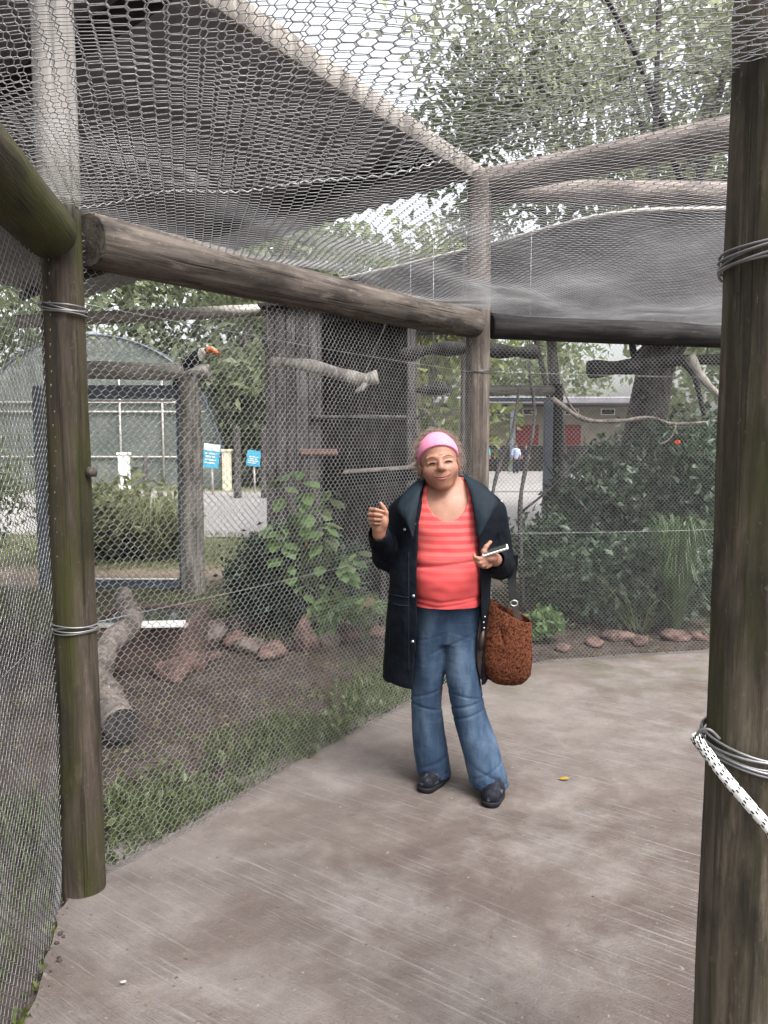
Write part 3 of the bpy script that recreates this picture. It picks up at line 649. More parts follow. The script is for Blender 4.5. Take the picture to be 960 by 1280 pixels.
# ---- wooden shelter hut inside the cage
HX0, HX1, HY = at(333, 600, 7.4).x, at(520, 600, 7.4).x, 7.4; HZ = at(340, 386, 7.4).z
t = thing('wooden_hut', ((HX0 + HX1) / 2, 7.9, 0), 'dark wooden plank shelter hut with an open front inside the cage', 'hut')
x = HX0; k = 0; rnd = random.Random(4)
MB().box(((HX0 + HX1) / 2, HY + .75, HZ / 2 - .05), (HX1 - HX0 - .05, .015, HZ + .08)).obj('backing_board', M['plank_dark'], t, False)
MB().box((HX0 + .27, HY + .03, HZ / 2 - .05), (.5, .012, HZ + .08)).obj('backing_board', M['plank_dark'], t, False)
while x < HX0 + .50:
    wd = rnd.uniform(.085, .12); MB().box((x + wd / 2, HY + rnd.uniform(-.006, .006), HZ / 2 - .05), (wd - .006, .024, HZ + .1), None, .003).obj('plank', M['plank'], t, False); x += wd; k += 1
OX = x
for i in range(9):
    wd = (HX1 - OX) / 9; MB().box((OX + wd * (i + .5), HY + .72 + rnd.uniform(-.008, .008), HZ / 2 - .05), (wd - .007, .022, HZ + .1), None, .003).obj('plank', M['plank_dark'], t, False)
for i in range(7):
    MB().box((HX0 + .012, HY + .06 + i * .105, HZ / 2 - .05), (.022, .099, HZ + .1), None, .003).obj('plank', M['plank'], t, False)
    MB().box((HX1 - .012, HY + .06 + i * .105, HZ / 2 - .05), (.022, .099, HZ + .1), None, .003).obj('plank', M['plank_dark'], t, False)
MB().box((HX1 - .05, HY - .03, HZ / 2 - .05), (.075, .07, HZ + .1), None, .006).obj('corner_post', M['plank'], t, False)
MB().box(((HX0 + HX1) / 2, HY + .36, HZ + .03), (HX1 - HX0 + .1, .86, .03), None, .004).obj('roof_board', M['plank_dark'], t, False)
zs1, zs2 = at(450, 521, HY).z, at(450, 560, HY).z
MB().box(((OX + HX1) / 2 - .03, HY + .2, zs1), (HX1 - OX + .12, .5, .025), None, .003).obj('shelf', M['plank'], t, False)
MB().box(((OX + HX1) / 2 - .02, HY + .16, (zs1 + zs2) / 2 - .04), (HX1 - OX + .02, .03, zs1 - zs2 - .06), None, .003).obj('nest_box_front', M['plank_dark'], t, False)
MB().box((OX - .02, HY - .02, at(400, 565, HY).z), (.34, .03, .05), None, .004).obj('cross_batten', M['brickred'], t, False)

# ---- perches and feeding platform
pl = spline([at(334, 453, 5.75), at(360, 453, 5.72), at(395, 459, 5.7), at(430, 469, 5.68), at(455, 474, 5.66), at(472, 471, 5.65)], 6)
rr_ = [.026 + .020 * min(1, i / 12) + .004 * math.sin(i * .7) for i in range(len(pl))]; rr_[0] = .02
po = MB().tube(pl, rr_, 14).obj('perch_log', M['bleached']); tag(po, 'bleached bent perch log hanging in front of the dark hut', 'perch')
MB().tube([at(460, 474, 5.66), at(452, 486, 5.64), at(444, 490, 5.63)], [.03, .022, .010], 10).obj('broken_stub', M['bleached'], po)
MB().tube([at(455, 470, 5.66), at(482, 405, 5.6), at(490, 380, 5.58)], .004, 5).obj('hanging_wire', M['wire'], po)
MB().tube([at(340, 452, 5.75), at(335, 430, 5.75), Vector((at(332, 400, 5.75).x, 5.75, 3.1))], .003, 5).obj('hanging_wire', M['wire'], po)
pl = spline([at(500, 446, 6.6), at(540, 437, 6.6), at(590, 436, 6.6), at(640, 440, 6.6), at(672, 440, 6.6)], 6)
po = MB().tube(pl, [.05 + .012 * math.sin(i * .9) for i in range(len(pl))], 12).obj('perch_log', M['beam_dark']); tag(po, 'dark perch log passing behind the pale post near its top', 'perch')
for q in (pl[2], pl[-3]): MB().tube([q, Vector((q.x, q.y, 3.15))], .004, 5).obj('hanging_wire', M['wire_dull'], po)
s = SDF((-.3, -.2, -.2), (.3, .2, .2), .012); s.ell((0, 0, 0), (.15, .1, .045), .02); s.ell((.05, 0, .05), (.05, .05, .035), .03); V, F = s.mesh(2); c0 = at(541, 488, 6.9)
o = mesh_obj('hanging_feeder', V + np.array(c0), F, M['beam_dark']); tag(o, 'small dark feeder hanging between hut and pale post', 'feeder')
MB().tube([c0, Vector((c0.x, c0.y, 3.16))], .004, 5).obj('hanging_wire', M['wire_dull'], o)
t = thing('feeding_platform', (at(480, 590, 6.3).x, 6.3, 1.2), 'small dark feeding board on an angled strut left of the woman', 'feeding board')
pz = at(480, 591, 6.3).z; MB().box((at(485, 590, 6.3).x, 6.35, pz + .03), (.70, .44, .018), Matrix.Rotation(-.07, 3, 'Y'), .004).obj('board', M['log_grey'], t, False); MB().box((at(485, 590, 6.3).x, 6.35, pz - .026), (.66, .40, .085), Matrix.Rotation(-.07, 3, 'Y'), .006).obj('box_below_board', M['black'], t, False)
log('strut', at(440, 600, 6.2), at(470, 655, 6.45), .034, .03, M['beam_dark'], 5, parent=t, sides=10, knots=0)
log('support_pole', (at(478, 600, 6.5).x, 6.5, -.1), (at(478, 600, 6.5).x, 6.5, pz - .015), .03, .03, M['plank_dark'], 6, parent=t, sides=10, knots=1)
MB().tube(spline([at(490, 588, 6.3), at(508, 585, 6.3), at(520, 578, 6.3)], 4), [.01, .012, .014, .014, .012, .012, .012, .01, .008], 8).obj('bleached_stick', M['log_pale'], t)

# ---- water basin, driftwood log and rocks
bq = gnd(128, 828); x0, x1 = gnd(95, 832).x, gnd(236, 826).x; y0, y1, bz = 5.25, 6.0, .25
t = thing('water_basin', ((x0 + x1) / 2, (y0 + y1) / 2, 0), 'low brown water basin with pale rim behind the driftwood log', 'basin')
for c_, d_ in ((((x0 + x1) / 2, y0, bz / 2 - .05), (x1 - x0, .06, bz + .1)), (((x0 + x1) / 2, y1, bz / 2 - .05), (x1 - x0, .06, bz + .1)), ((x0 + .03, (y0 + y1) / 2, bz / 2 - .05), (.06, y1 - y0 - .06, bz + .096)), ((x1 - .03, (y0 + y1) / 2, bz / 2 - .05), (.06, y1 - y0 - .06, bz + .096))):
    MB().box(c_, d_, None, .008).obj('side_wall', M['basin'], t, False)
MB().box(((x0 + x1) / 2, y0 - .005, bz + .012), (x1 - x0 + .03, .075, .02), None, .004).obj('rim', M['rim'], t, False)
MB().box(((x0 + x1) / 2, (y0 + y1) / 2, bz - .03), (x1 - x0 - .1, y1 - y0 - .06, .02)).obj('water', M['water'], t, False)
MB().box((gnd(204, 776, .3).x - .02, gnd(204, 776, .3).y - .1, bz + .05), (.36, .14, .018), Matrix.Rotation(.1, 3, 'Z'), .003).obj('white_slab', M['white_paint'], t, False)  # white slab stands in for bright sky reflected off the water
dp = spline([Vector((-1.86, 5.62, .40)), Vector((-1.76, 5.4, .36)), Vector((-1.60, 5.0, .33)), Vector((-1.66, 4.72, .26)), Vector((-1.60, 4.4, .19)), Vector((-1.44, 4.1, .12)), Vector((-1.30, 3.86, .085))], 7)
nd_ = len(dp); rr_ = [.062 + .020 * (i / nd_) + .008 * math.sin(i * .8) for i in range(nd_)]
V, F = tube(dp, rr_, 18, False); b_ = len(V)
dirn = (dp[-1] - dp[-2]).normalized()
for k in range(18): V.append(dp[-1] + (V[(nd_ - 1) * 18 + k] - dp[-1]) * .96)
for k in range(18): V.append(dp[-1] - dirn * .04 + (V[(nd_ - 1) * 18 + k] - dp[-1]) * .94)
for k in range(18):
    k2 = (k + 1) % 18; F.append(((nd_ - 1) * 18 + k, (nd_ - 1) * 18 + k2, b_ + k2, b_ + k)); F.append((b_ + k, b_ + k2, b_ + 18 + k2, b_ + 18 + k))
F.append(tuple(range(18))[::-1]); core = [dp[-1] + dirn * .012 + (V[(nd_ - 1) * 18 + k] - dp[-1]) * 1.0 for k in range(18)]
V = np.array([tuple(v) for v in V]); N_ = np.array([noise.noise(Vector(p) * 9) for p in V.tolist()]); V = V + (N_ * .012)[:, None] * np.array([1, .4, 1])
o = mesh_obj('driftwood_log', V, F, M['log_grey']); tag(o, 'crooked pale dead log leaning over the basin onto the soil', 'log'); mesh_obj('cut_end', [tuple(q) for q in core], [tuple(range(18))], M['plank_dark'], o)  # dark disc paints the shade on the log's near end
def rock(c, r, seed, mat, label, sq=.7):
    bm = bmesh.new(); bmesh.ops.create_icosphere(bm, subdivisions=3, radius=1)
    for v in bm.verts:
        d = v.co.copy(); q = Vector((seed * 3.7, seed, 0)); k = 1 + .32 * noise.noise(d * 1.3 + q) + .16 * noise.noise(d * 3.5 + q) + .07 * noise.noise(d * 9 + q)
        pl_ = 0
        for ii in range(6):
            rv = noise.random_unit_vector() if False else Vector((math.sin(seed * 1.7 + ii * 2.1), math.cos(seed * 2.3 + ii * 1.3), math.sin(seed + ii * .9))).normalized()
            e = (d * k).dot(rv) - .72
            if e > 0: d = d - rv * e * .75 / k
        v.co = Vector((d.x * r[0] * k, d.y * r[1] * k, d.z * r[2] * k))
    me = bpy.data.meshes.new('rock'); bm.to_mesh(me); bm.free(); me.materials.append(mat)
    for p_ in me.polygons: p_.use_smooth = True
    o = bpy.data.objects.new('rock', me); COL.objects.link(o); o.location = (c[0], c[1], ground_z(c[0], c[1]) + r[2] * sq * .55); o.rotation_euler = (0, 0, seed)
    return tag(o, label, 'rock', 'rocks lying in the cage')
def gp(px, py): return gnd(px, py, -.03)
rock(gp(207, 828), (.13, .11, .14), 1.0, M['rock_grey'], 'upright greyish rock against the front of the water basin')
rock(gp(218, 846), (.17, .12, .09), 2.0, M['rock'], 'flat reddish rock lying before the greyish one by the basin')
rock(gp(238, 838), (.12, .10, .10), 3.3, M['rock'], 'smaller reddish rock beside the flat one at the basin corner')
for i, (x_, y_, a, b, c_) in enumerate([(268, 800, .14, .10, .13), (292, 806, .11, .1, .09), (262, 822, .09, .08, .05), (312, 812, .12, .1, .08), (340, 818, .17, .11, .08), (381, 812, .11, .1, .17), (412, 806, .10, .09, .08), (440, 800, .15, .1, .08), (470, 797, .1, .1, .07), (300, 788, .12, .1, .11)]):
    rock(gp(x_, y_), (a, b, c_), 4.1 + i * 1.7, M['rock'] if i % 3 else M['rock_grey'], 'reddish rock in the row edging the leafy bush')
for i, (x_, y_, a, b, c_) in enumerate([(742, 805, .10, .08, .05), (772, 800, .13, .09, .06), (800, 806, .09, .07, .05), (845, 800, .12, .1, .06), (704, 811, .07, .06, .04), (872, 798, .1, .08, .05)]):
    rock(gp(x_, y_), (a, b, c_), 30.1 + i * 1.3, M['rock'], 'low reddish rock on the soil behind the fence under the dark bush')

# ================================================================== PLANTS IN THE CAGES
def lowgrass(P): return np.array([[x, y, ground_z(x, y) - .004] for x, y in P])
rg = np.random.default_rng(21)
# grass along the foot of the wire, and on the cage floor
P = []
nrmL = Vector((-LM.y, LM.x, 0))                          # into the left cage
while len(P) < 7000:
    s_ = rg.uniform(0, LM_len); off = abs(rg.normal(0, .34)) + .03; q = L_POST + LM * s_ + nrmL * off
    if noise.noise(Vector((q.x * 2.1, q.y * 2.1, 0))) + .45 - off * .5 > rg.uniform(0, .8): P.append((q.x, q.y))
tag(blades('grass', lowgrass(P), .075, .0035, M['grass'], rng=rg), 'tufts of short green grass along the foot of the wire fence', 'grass', kind='stuff')
P = [];
while len(P) < 1600:
    s_ = rg.uniform(0, LM_len); off = abs(rg.normal(0, .28)) + .03; q = L_POST + LM * s_ + nrmL * off
    if noise.noise(Vector((q.x * 3.1, q.y * 3.1, 5))) > -.1: P.append((q.x, q.y))
P = lowgrass(P); P[:, 2] += rg.uniform(.005, .05, len(P))
tag(leaves('weeds', P, .035, M['weed'], rng=rg, up=1.0, wid=.7), 'small broad leaved weeds among the grass by the fence', 'weeds', kind='stuff')
P = [(rg.uniform(-3.6, .3), rg.uniform(6.0, 8.6)) for _ in range(9000)]
P = [q for q in P if noise.noise(Vector((q[0] * 1.3, q[1] * 1.3, 2))) > -.25]
tag(blades('grass', lowgrass(P), .05, .004, M['grass_pale'], rng=rg), 'worn pale grass on the back of the cage floor', 'grass', kind='stuff')
P = [(rg.uniform(-9, 2), rg.uniform(9.4, 13.2)) for _ in range(12000)]
tag(blades('grass', lowgrass(P), .07, .006, M['grass_pale'], rng=rg), 'pale lawn between the cage and the gravel road', 'grass', kind='stuff')
P = []
for _ in range(3000):
    q = L_POST.lerp(LB, rg.uniform(-.3, 1)) + Vector((-.11 - abs(rg.normal(0, .45)), 0, 0)); P.append((q.x, q.y))
tag(blades('grass', lowgrass(P), .09, .003, M['grass'], rng=rg), 'long green grass behind the ragged left fence bay', 'grass', kind='stuff')
P = []
for _ in range(240):
    k = rg.integers(0, 7); a, b = edge[k], edge[k + 1]; q = a.lerp(b, rg.uniform()); P.append((q.x - abs(rg.normal(0, .03)), q.y + .02))
P = lowgrass(P); P[:, 2] += rg.uniform(.01, .035, len(P))
tag(leaves('weeds', P, .022, M['leaf_yellow'], rng=rg, up=1.0, wid=.75), 'tiny yellow green weeds along the broken edge of the concrete', 'weeds', kind='stuff')
# litter on the soil
P = [];
while len(P) < 2200:
    s_ = rg.uniform(0, LM_len); off = rg.uniform(.1, 2.2); q = L_POST + LM * s_ + nrmL * off; P.append((q.x, q.y))
P += [(rg.uniform(.7, 3.2), rg.uniform(5.5, 6.6)) for _ in range(900)]
P = lowgrass(P); P[:, 2] += .008
dd = rand_dirs(len(P), rg); dd[:, 2] *= .15
tag(leaves('leaf_litter', P, .035, M['leaf_dry'], rng=rg, dirs=dd), 'scattered dry leaves on the soil of the cages', 'leaf litter', kind='stuff')

def stems(mb, base, tops, r=.008, seed=0):
    rnd = random.Random(seed)
    for q in tops:
        b = Vector(base) + Vector((rnd.uniform(-.06, .06), rnd.uniform(-.06, .06), 0)); q = Vector(q)
        mid = b.lerp(q, .5) + Vector((rnd.uniform(-.05, .05), rnd.uniform(-.05, .05), .04)); mb.tube(spline([b, mid, q], 4), [r - (r * .6) * i / 8 for i in range(9)], 5)
# dark rounded bush
bc = gnd(352, 792, -.03); bc = Vector((bc.x + .02, bc.y + .35, 0))
t = thing('dark_bush', bc, 'dark small leaved rounded bush ringed by reddish rocks', 'bush')
rg = np.random.default_rng(5); P, ci = clumped(8500, bc + Vector((0.05, 0, .38)), (.56, .45, .36), rg, 70, .2, .55); P[:, 2] = np.abs(P[:, 2])
leaves('foliage', P, .058, M['leaf_dark'], t, rg, .2, .6, tint=np.clip(rg.normal(.35, .25, len(P)), 0, 1))
mb = MB(); stems(mb, bc, [bc + Vector((random.uniform(-.35, .35), random.uniform(-.3, .3), random.uniform(.35, .62))) for _ in range(22)], .009); mb.obj('stem', M['plank_dark'], t)
# tall bright sapling with big leaves, each leaf its own part
def big_leaf_mesh():
    V = []; F = []; prof = [(0, .0), (.12, .16), (.3, .30), (.5, .33), (.7, .24), (.87, .11), (1.0, 0.0)]
    for u, w_ in prof:
        dz = -.22 * u * u; V += [(-w_, u, dz - .09 * w_ + .02), (0, u, dz), (w_, u, dz - .09 * w_ + .02)]
    for i in range(len(prof) - 1):
        a = i * 3; F += [(a, a + 1, a + 4, a + 3), (a + 1, a + 2, a + 5, a + 4)]
    me = fast('leaf', V, F); a = me.attributes.new('tint', 'FLOAT', 'POINT'); return me
LEAFS = []
for k, mt in enumerate(['leaf_bright', 'leaf_bright', 'leaf_tree', 'leaf_dry']):
    me = big_leaf_mesh(); me.materials.append(M[mt]); me.attributes['tint'].data.foreach_set('value', np.full(len(me.vertices), (.9, .45, .8, .9)[k], np.float32)); LEAFS.append(me)
def put_leaf(parent, pos, dirv, size, k=0, roll=0.0):
    d = Vector(dirv).normalized(); r = d.cross(Vector((0, 0, 1))); r = r.normalized() if r.length > .05 else Vector((1, 0, 0)); u = r.cross(d)
    m = Matrix((r, d, u)).transposed() @ Matrix.Rotation(roll, 3, 'Y'); o = bpy.data.objects.new('leaf', LEAFS[k]); COL.objects.link(o); o.parent = parent
    o.matrix_basis = wm(parent).inverted() @ (Matrix.Translation(pos) @ m.to_4x4() @ Matrix.Scale(size, 4)); return o
sb = gnd(392, 788, -.03); sb = Vector((sb.x, 6.05, 0))
t = thing('leafy_sapling', sb, 'slender sapling with broad bright green leaves rising behind the rocks', 'sapling')
rnd = random.Random(12); mb = MB(); twigs = []
for (tx, ty) in ((352, 596), (378, 588), (372, 640), (405, 655), (445, 690), (430, 740), (345, 655), (415, 612), (460, 745), (392, 700), (400, 760), (360, 705)):
    q = at(tx, ty, 6.05 + rnd.uniform(-.2, .2)); pth = spline([sb + Vector((rnd.uniform(-.04, .04), rnd.uniform(-.04, .04), 0)), sb.lerp(q, .55) + Vector((rnd.uniform(-.04, .04), 0, .08)), q], 6); mb.tube(pth, [.010 - .007 * i / 12 for i in range(13)], 6); twigs.append(pth)
mb.obj('stem', M['plank'], t)
for pth in twigs:
    for i in range(5, 13):
        for s_ in range(3 if i > 8 else 2):
            a = rnd.uniform(0, 6.28); d = Vector((math.cos(a), math.sin(a) * .8 - .5, rnd.uniform(-.75, .1)))
            put_leaf(t, pth[i] + d * .02, d, rnd.uniform(.10, .17), rnd.choice((0, 0, 1, 1, 2)) if rnd.random() > .04 else 3, rnd.uniform(-.4, .4))
# fern-like drooping plant and arching strap leaf next to the woman
t = thing('drooping_fern', at(455, 790, 5.7), 'pale green drooping fern beside the rocks left of the woman', 'fern'); fb = Vector((at(455, 780, 5.75).x, 5.75, 0)); rnd = random.Random(3)
for k in range(9):
    a = rnd.uniform(0, 6.28); L_ = rnd.uniform(.3, .45); e = Vector((math.cos(a) * L_, math.sin(a) * L_ * .7, 0)); pth = spline([fb, fb + e * .35 + Vector((0, 0, .30)), fb + e * .8 + Vector((0, 0, .30)), fb + e * 1.15 + Vector((0, 0, .16))], 6)
    mb = MB(); mb.tube(pth, [.005 - .0035 * i / 18 for i in range(19)], 5); st = mb.obj('frond_stalk', M['reed'], t)
    set_tint(st, np.full(len(st.data.vertices), .8), 1)
    C = []; D = []
    for i in range(3, 19):
        tt = (pth[min(i + 1, 18)] - pth[i - 1]).normalized(); sd_ = tt.cross(Vector((0, 0, 1))).normalized()
        for s_ in (-1, 1): C.append(pth[i]); D.append((sd_ * s_ + tt * .5 + Vector((0, 0, -.25))).normalized())
    leaves('frond', np.array([tuple(c) for c in C]), .09, M['reed'], t, np.random.default_rng(k), wid=.28, dirs=np.array([tuple(d) for d in D]), tint=np.random.default_rng(k).uniform(.5, 1, len(C)))
# right cage: big dark bush
rg = np.random.default_rng(9); t = thing('dark_bush', (2.4, 7.2, 0), 'large dark leafy bush filling the cage right of the pale post', 'bush')
P = []
for cx, cy, cz, rx, ry, rz, n in ((2.35, 7.4, .75, .85, .6, .7, 7000), (3.05, 7.4, .95, .8, .7, .85, 8500), (1.75, 7.2, .42, .6, .5, .42, 3600), (2.1, 6.5, .35, .7, .35, .36, 3200), (3.3, 6.9, .5, .5, .5, .5, 2500), (2.75, 7.0, 1.15, .55, .4, .5, 3600)):
    q, _ = clumped(n, (cx, cy, cz), (rx, ry, rz), rg, 60, .2, .5); P.append(q)
P = np.concatenate(P); P[:, 2] = np.abs(P[:, 2]); P = P[P[:, 1] > 5.9]
leaves('foliage', P, .075, M['leaf_dark'], t, rg, .25, .55, tint=np.clip(rg.normal(.5, .3, len(P)), 0, 1))
mb = MB(); stems(mb, (2.4, 7.2, 0), [(rg.uniform(1.5, 3.4), rg.uniform(6.7, 7.8), rg.uniform(.6, 1.4)) for _ in range(40)], .014); mb.obj('stem', M['plank_dark'], t)
fl = MB()
for px_, py_, yy_ in ((846, 553, 6.75), (872, 566, 6.8)):
    c_ = at(px_, py_, yy_)
    for k in range(6): a = k * 1.047; fl.tube([c_, c_ + Vector((.02 * math.cos(a), -.02, .013 * math.sin(a))), c_ + Vector((.03 * math.cos(a), -.01, .02 * math.sin(a)))], [.004, .009, .003], 5)
tag(fl.obj('flower', simple('flower_orange', (.75, .14, .03), (.6, .08, .02), 20), t), 'orange flowers')
# fountain of reeds, dry stalks
def tuft(name, label, base, n, h, spread, mat, seed, wd=.006, cat='grass tuft'):
    rnd = random.Random(seed); V = []; F = []; tn = []
    for k in range(n):
        a = rnd.uniform(0, 6.28); L_ = spread * rnd.uniform(.3, 1.1); hh = h * rnd.uniform(.55, 1.1); e = Vector((math.cos(a) * L_, math.sin(a) * L_, 0)); b = Vector(base) + e * .12
        pth = spline([b, b + e * .35 + Vector((0, 0, hh * .7)), b + e * .8 + Vector((0, 0, hh)), b + e * 1.25 + Vector((0, 0, hh * .78))], 4); sd_ = Vector((-e.y, e.x, 0)).normalized(); b0 = len(V); tt = rnd.random()
        for i, p in enumerate(pth):
            w_ = wd * (1 - (i / 12) ** 2) + .0008; V += [tuple(p - sd_ * w_), tuple(p + sd_ * w_)]; tn += [tt, tt]
        for i in range(12): q = b0 + i * 2; F.append((q, q + 1, q + 3, q + 2))
    t = thing(name, base, label, cat); o = mesh_obj('blades', V, F, mat, t); tag(o, kind='stuff'); set_tint(o, np.array(tn), 1); return t
b = gnd(850, 800, -.03); tuft('reed_tuft', 'fresh green arching grass tuft beside the thick post behind wire', (b.x - .0, 6.15, 0), 260, .85, .30, M['reed'], 4, .005)
tuft('reed_tuft', 'sparse pale dry stalks arching out of the dark bush', (at(800, 750, 6.2).x, 6.2, 0), 26, .5, .75, M['grass_pale'], 8, .004)
rg = np.random.default_rng(3); q = gnd(683, 808, -.03)
P, _ = clumped(420, (q.x, q.y + .12, .1), (.13, .1, .1), rg, 14, .3); P[:, 2] = np.abs(P[:, 2])
t = thing('low_plant', (q.x, q.y + .12, 0), 'small yellow green plant at the fence foot beside the brown bag', 'plant'); leaves('foliage', P, .05, M['leaf_bright'], t, rg, .6, .6)
mb = MB(); stems(mb, (q.x, q.y + .12, -.03), [tuple(P[k]) for k in range(10)], .004, 3); mb.obj('stem', M['plank'], t)
P, _ = clumped(160, (at(680, 700, 5.9).x, 5.95, .5), (.1, .1, .06), rg, 8, .3)
# bare branches in the right cage
def branch(label, pts, r, mat, twigs=(), name='bare_branch', cat='branch'):
    pth = spline(pts, 6); n = len(pth); o = MB().tube(pth, [r * (1 - .5 * i / n) * (1 + .15 * math.sin(i * 1.3)) for i in range(n)], 8).obj(name, mat); tag(o, label, cat)
    for tw in twigs: tp = spline(tw, 4); MB().tube(tp, [r * .55 * (1 - .6 * i / len(tp)) for i in range(len(tp))], 6).obj('twig', mat, o)
    return o
branch('heavy dark horizontal branch high in front of the big trunk', [at(735, 462, 7.2), at(790, 458, 7.2), at(850, 450, 7.2), at(930, 450, 7.2)], .075, M['beam_dark'], [[at(850, 450, 7.2), at(868, 470, 7.15), at(880, 520, 7.1)], [at(790, 455, 7.2), at(800, 440, 7.2), at(812, 430, 7.2)]])
branch('pale peeling branch slanting below the heavy dark branch', [at(862, 445, 6.9), at(880, 475, 6.9), at(905, 500, 6.9)], .045, M['log_pale'])
branch('thin pale wavy branch across the foot of the big trunk', [at(690, 498, 6.8), at(730, 524, 6.8), at(775, 526, 6.8), at(812, 522, 6.8), at(845, 530, 6.8), at(910, 525, 6.8)], .022, M['log_grey'], [[at(845, 530, 6.8), at(838, 548, 6.8), at(824, 556, 6.8)], [at(730, 524, 6.8), at(712, 505, 6.8), at(700, 470, 6.8)]])
branch('slim upright sapling stem right of the pale post', [(at(612, 720, 6.8).x, 6.8, 0), at(614, 640, 6.8), at(622, 590, 6.8), at(640, 540, 6.8), at(650, 480, 6.8)], .02, M['plank'])
branch('second slim stem with a fork near the dark bush', [(at(655, 720, 6.9).x, 6.9, 0), at(650, 640, 6.9), at(658, 580, 6.9), at(668, 520, 6.9), at(660, 450, 6.9)], .022, M['plank'], [[at(652, 640, 6.9), at(700, 600, 6.9), at(735, 560, 6.9)]])

# ================================================================== REAR WALL OF THE RIGHT CAGE
YB = 9.3
log('log_beam', at(598, 488, YB), at(702, 488, YB), .058, .055, M['log_pale'], 51, 'short pale log over the far steel doorway right of the pale post', 'beam')
log('wooden_post', (at(697, 600, YB).x, YB, -.2), at(697, 480, YB), .07, .065, M['beam_dark'], 53, 'dark post at the far doorway beside the dark bush', 'post')
t = thing('steel_gate', (at(645, 600, YB).x, YB + .02, 0), 'far blue steel doorway frame behind the slim stems', 'gate')
za, xa, xb = at(650, 502, YB).z, at(604, 600, YB).x, at(683, 600, YB).x
for c_, d_ in (((xb, YB - .05, za / 2), (.10, .06, za)), ((xa, YB - .05, za / 2), (.08, .06, za)), (((xa + xb) / 2, YB - .05, za + .02), (xb - xa + .1, .055, .045))): MB().box(c_, d_, None, .006).obj('frame_bar', M['steel_blue'], t, False)

# ================================================================== TREES
def tree(label, base, h, r, c, rad, n, leaf, mat, seed, limbs=9, nclump=90, spread=.2, name='tree', lean=(0, 0), bark='log_grey', wid=.5, group=None, lf=.38):
    rnd = random.Random(seed); rg_ = np.random.default_rng(seed); base = Vector(base); c = Vector(c)
    t = thing(name, base, label, 'tree', group); mb = MB(); top = Vector((c.x, c.y, base.z + h))
    pth = spline([base + Vector((0, 0, -.2)), base + Vector((0, 0, h * .1)), base.lerp(top, .5) + Vector((rnd.uniform(-.1, .1) * h * .2, 0, 0)), top], 6); n_ = len(pth)
    mb.tube(pth, [r * ((1.45 if i < 2 else 1) - .7 * i / n_) for i in range(n_)], 14)
    P, ci = clumped(n, c, rad, rg_, nclump, spread)
    for k in range(limbs):
        s_ = pth[int(n_ * rnd.uniform(.45, .95))]; e = Vector(P[rnd.randrange(n)].tolist()); mid = s_.lerp(e, .5) + Vector((0, 0, .06 * h)); mb.tube(spline([s_, mid, e], 5), [r * lf * (1 - .85 * i / 11) for i in range(11)], 7)
    mb.obj('trunk', M[bark], t); cl = rg_.uniform(-.25, .25, nclump)
    leaves('crown', P, leaf, mat, t, rg_, .1, wid, tint=np.clip(.5 + cl[ci] + rg_.normal(0, .18, n), 0, 1)); return t
# big trunk behind the right cage with crown overhead
tb = Vector((at(793, 600, 10.6).x, 10.6, 0))
t = tree('big tree with thick grey trunk whose pale crown hangs over the wire ceiling', tb, 6.6, .40, (4.9, 12.4, 8.5), (4.2, 3.6, 3.7), 13500, .165, M['leaf_sky'], 31, 14, 150, .16, 'big_tree', bark='plank', lf=.14)
mb = MB()
for a, L_ in ((3.3, .9), (3.9, .7), (5.1, .6), (.2, .7), (2.6, .6)):
    e = Vector((math.cos(a), math.sin(a) * .7, 0)); mb.tube(spline([tb + Vector((0, 0, 1.1)) + e * .22, tb + e * .42 + Vector((0, 0, .45)), tb + e * (.42 + L_) + Vector((0, 0, -.05))], 5), [.16, .17, .19, .19, .18, .17, .15, .14, .12, .1, .08], 9)
mb.obj('root_flare', M['plank'], t)
tree('second tall tree with yellow green crown right of the big trunk', (7.6, 13.5, 0), 8.5, .3, (6.6, 12.0, 6.6), (3.0, 2.8, 2.6), 7000, .17, M['leaf_sky'], 33, 9, 80, .17)
tree('leaning forked tree behind the far doorway', (at(703, 600, 15).x, 15, 0), 7, .17, (3.0, 16, 6.6), (2.6, 2.2, 2.6), 6000, .2, M['leaf_tree'], 35, 9, 60, .18, bark='plank')
BG = [(-12, 30, 9, 5.2, 5, 1), (-6.2, 33, 10, 4.2, 5, 0), (-3.4, 28, 8.5, 3.0, 4.2, 1), (-1.2, 34, 9, 3.4, 5, 0), (1.2, 30, 8, 3.0, 4.5, 2), (3.4, 46, 10, 4, 5.5, 0), (9.5, 49, 9, 3.5, 4.5, 1), (14, 26, 9, 3.6, 5, 0), (16, 32, 10, 5, 5.5, 1), (-20, 34, 11, 6, 6, 0), (-17, 20, 8, 4, 4.2, 1), (20, 24, 9, 5, 5, 0), (-28, 44, 12, 7, 6.5, 0), (28, 44, 12, 7, 6.5, 1)]
for i, (x_, y_, h_, rx, rz, k) in enumerate(BG):
    tree(['grey green leafy tree standing far behind the cages', 'fresh green leafy tree standing far behind the cages', 'yellow green leafy tree standing far behind the cages'][k], (x_, y_, 0), h_, .28, (x_, y_, h_ * .58), (rx, rx, rz), 4200, .42, M[['leaf_tree', 'leaf_pale', 'leaf_yellow'][k]], 60 + i, 7, 60, .2, group='far trees')
rg = np.random.default_rng(77)
P = np.concatenate([clumped(2600, (x_, 52 + 4 * math.sin(x_), 2.2), (5.5, 2.5, 2.6), rg, 40, .25, .2)[0] for x_ in (-44, -36, -28, -20, -12, -5, 2, 30, 38)])
tag(leaves('far_hedge', P, .65, M['leaf_tree'], rng=rg), 'distant wood of trees and shrubs closing the view', 'wood', kind='stuff')
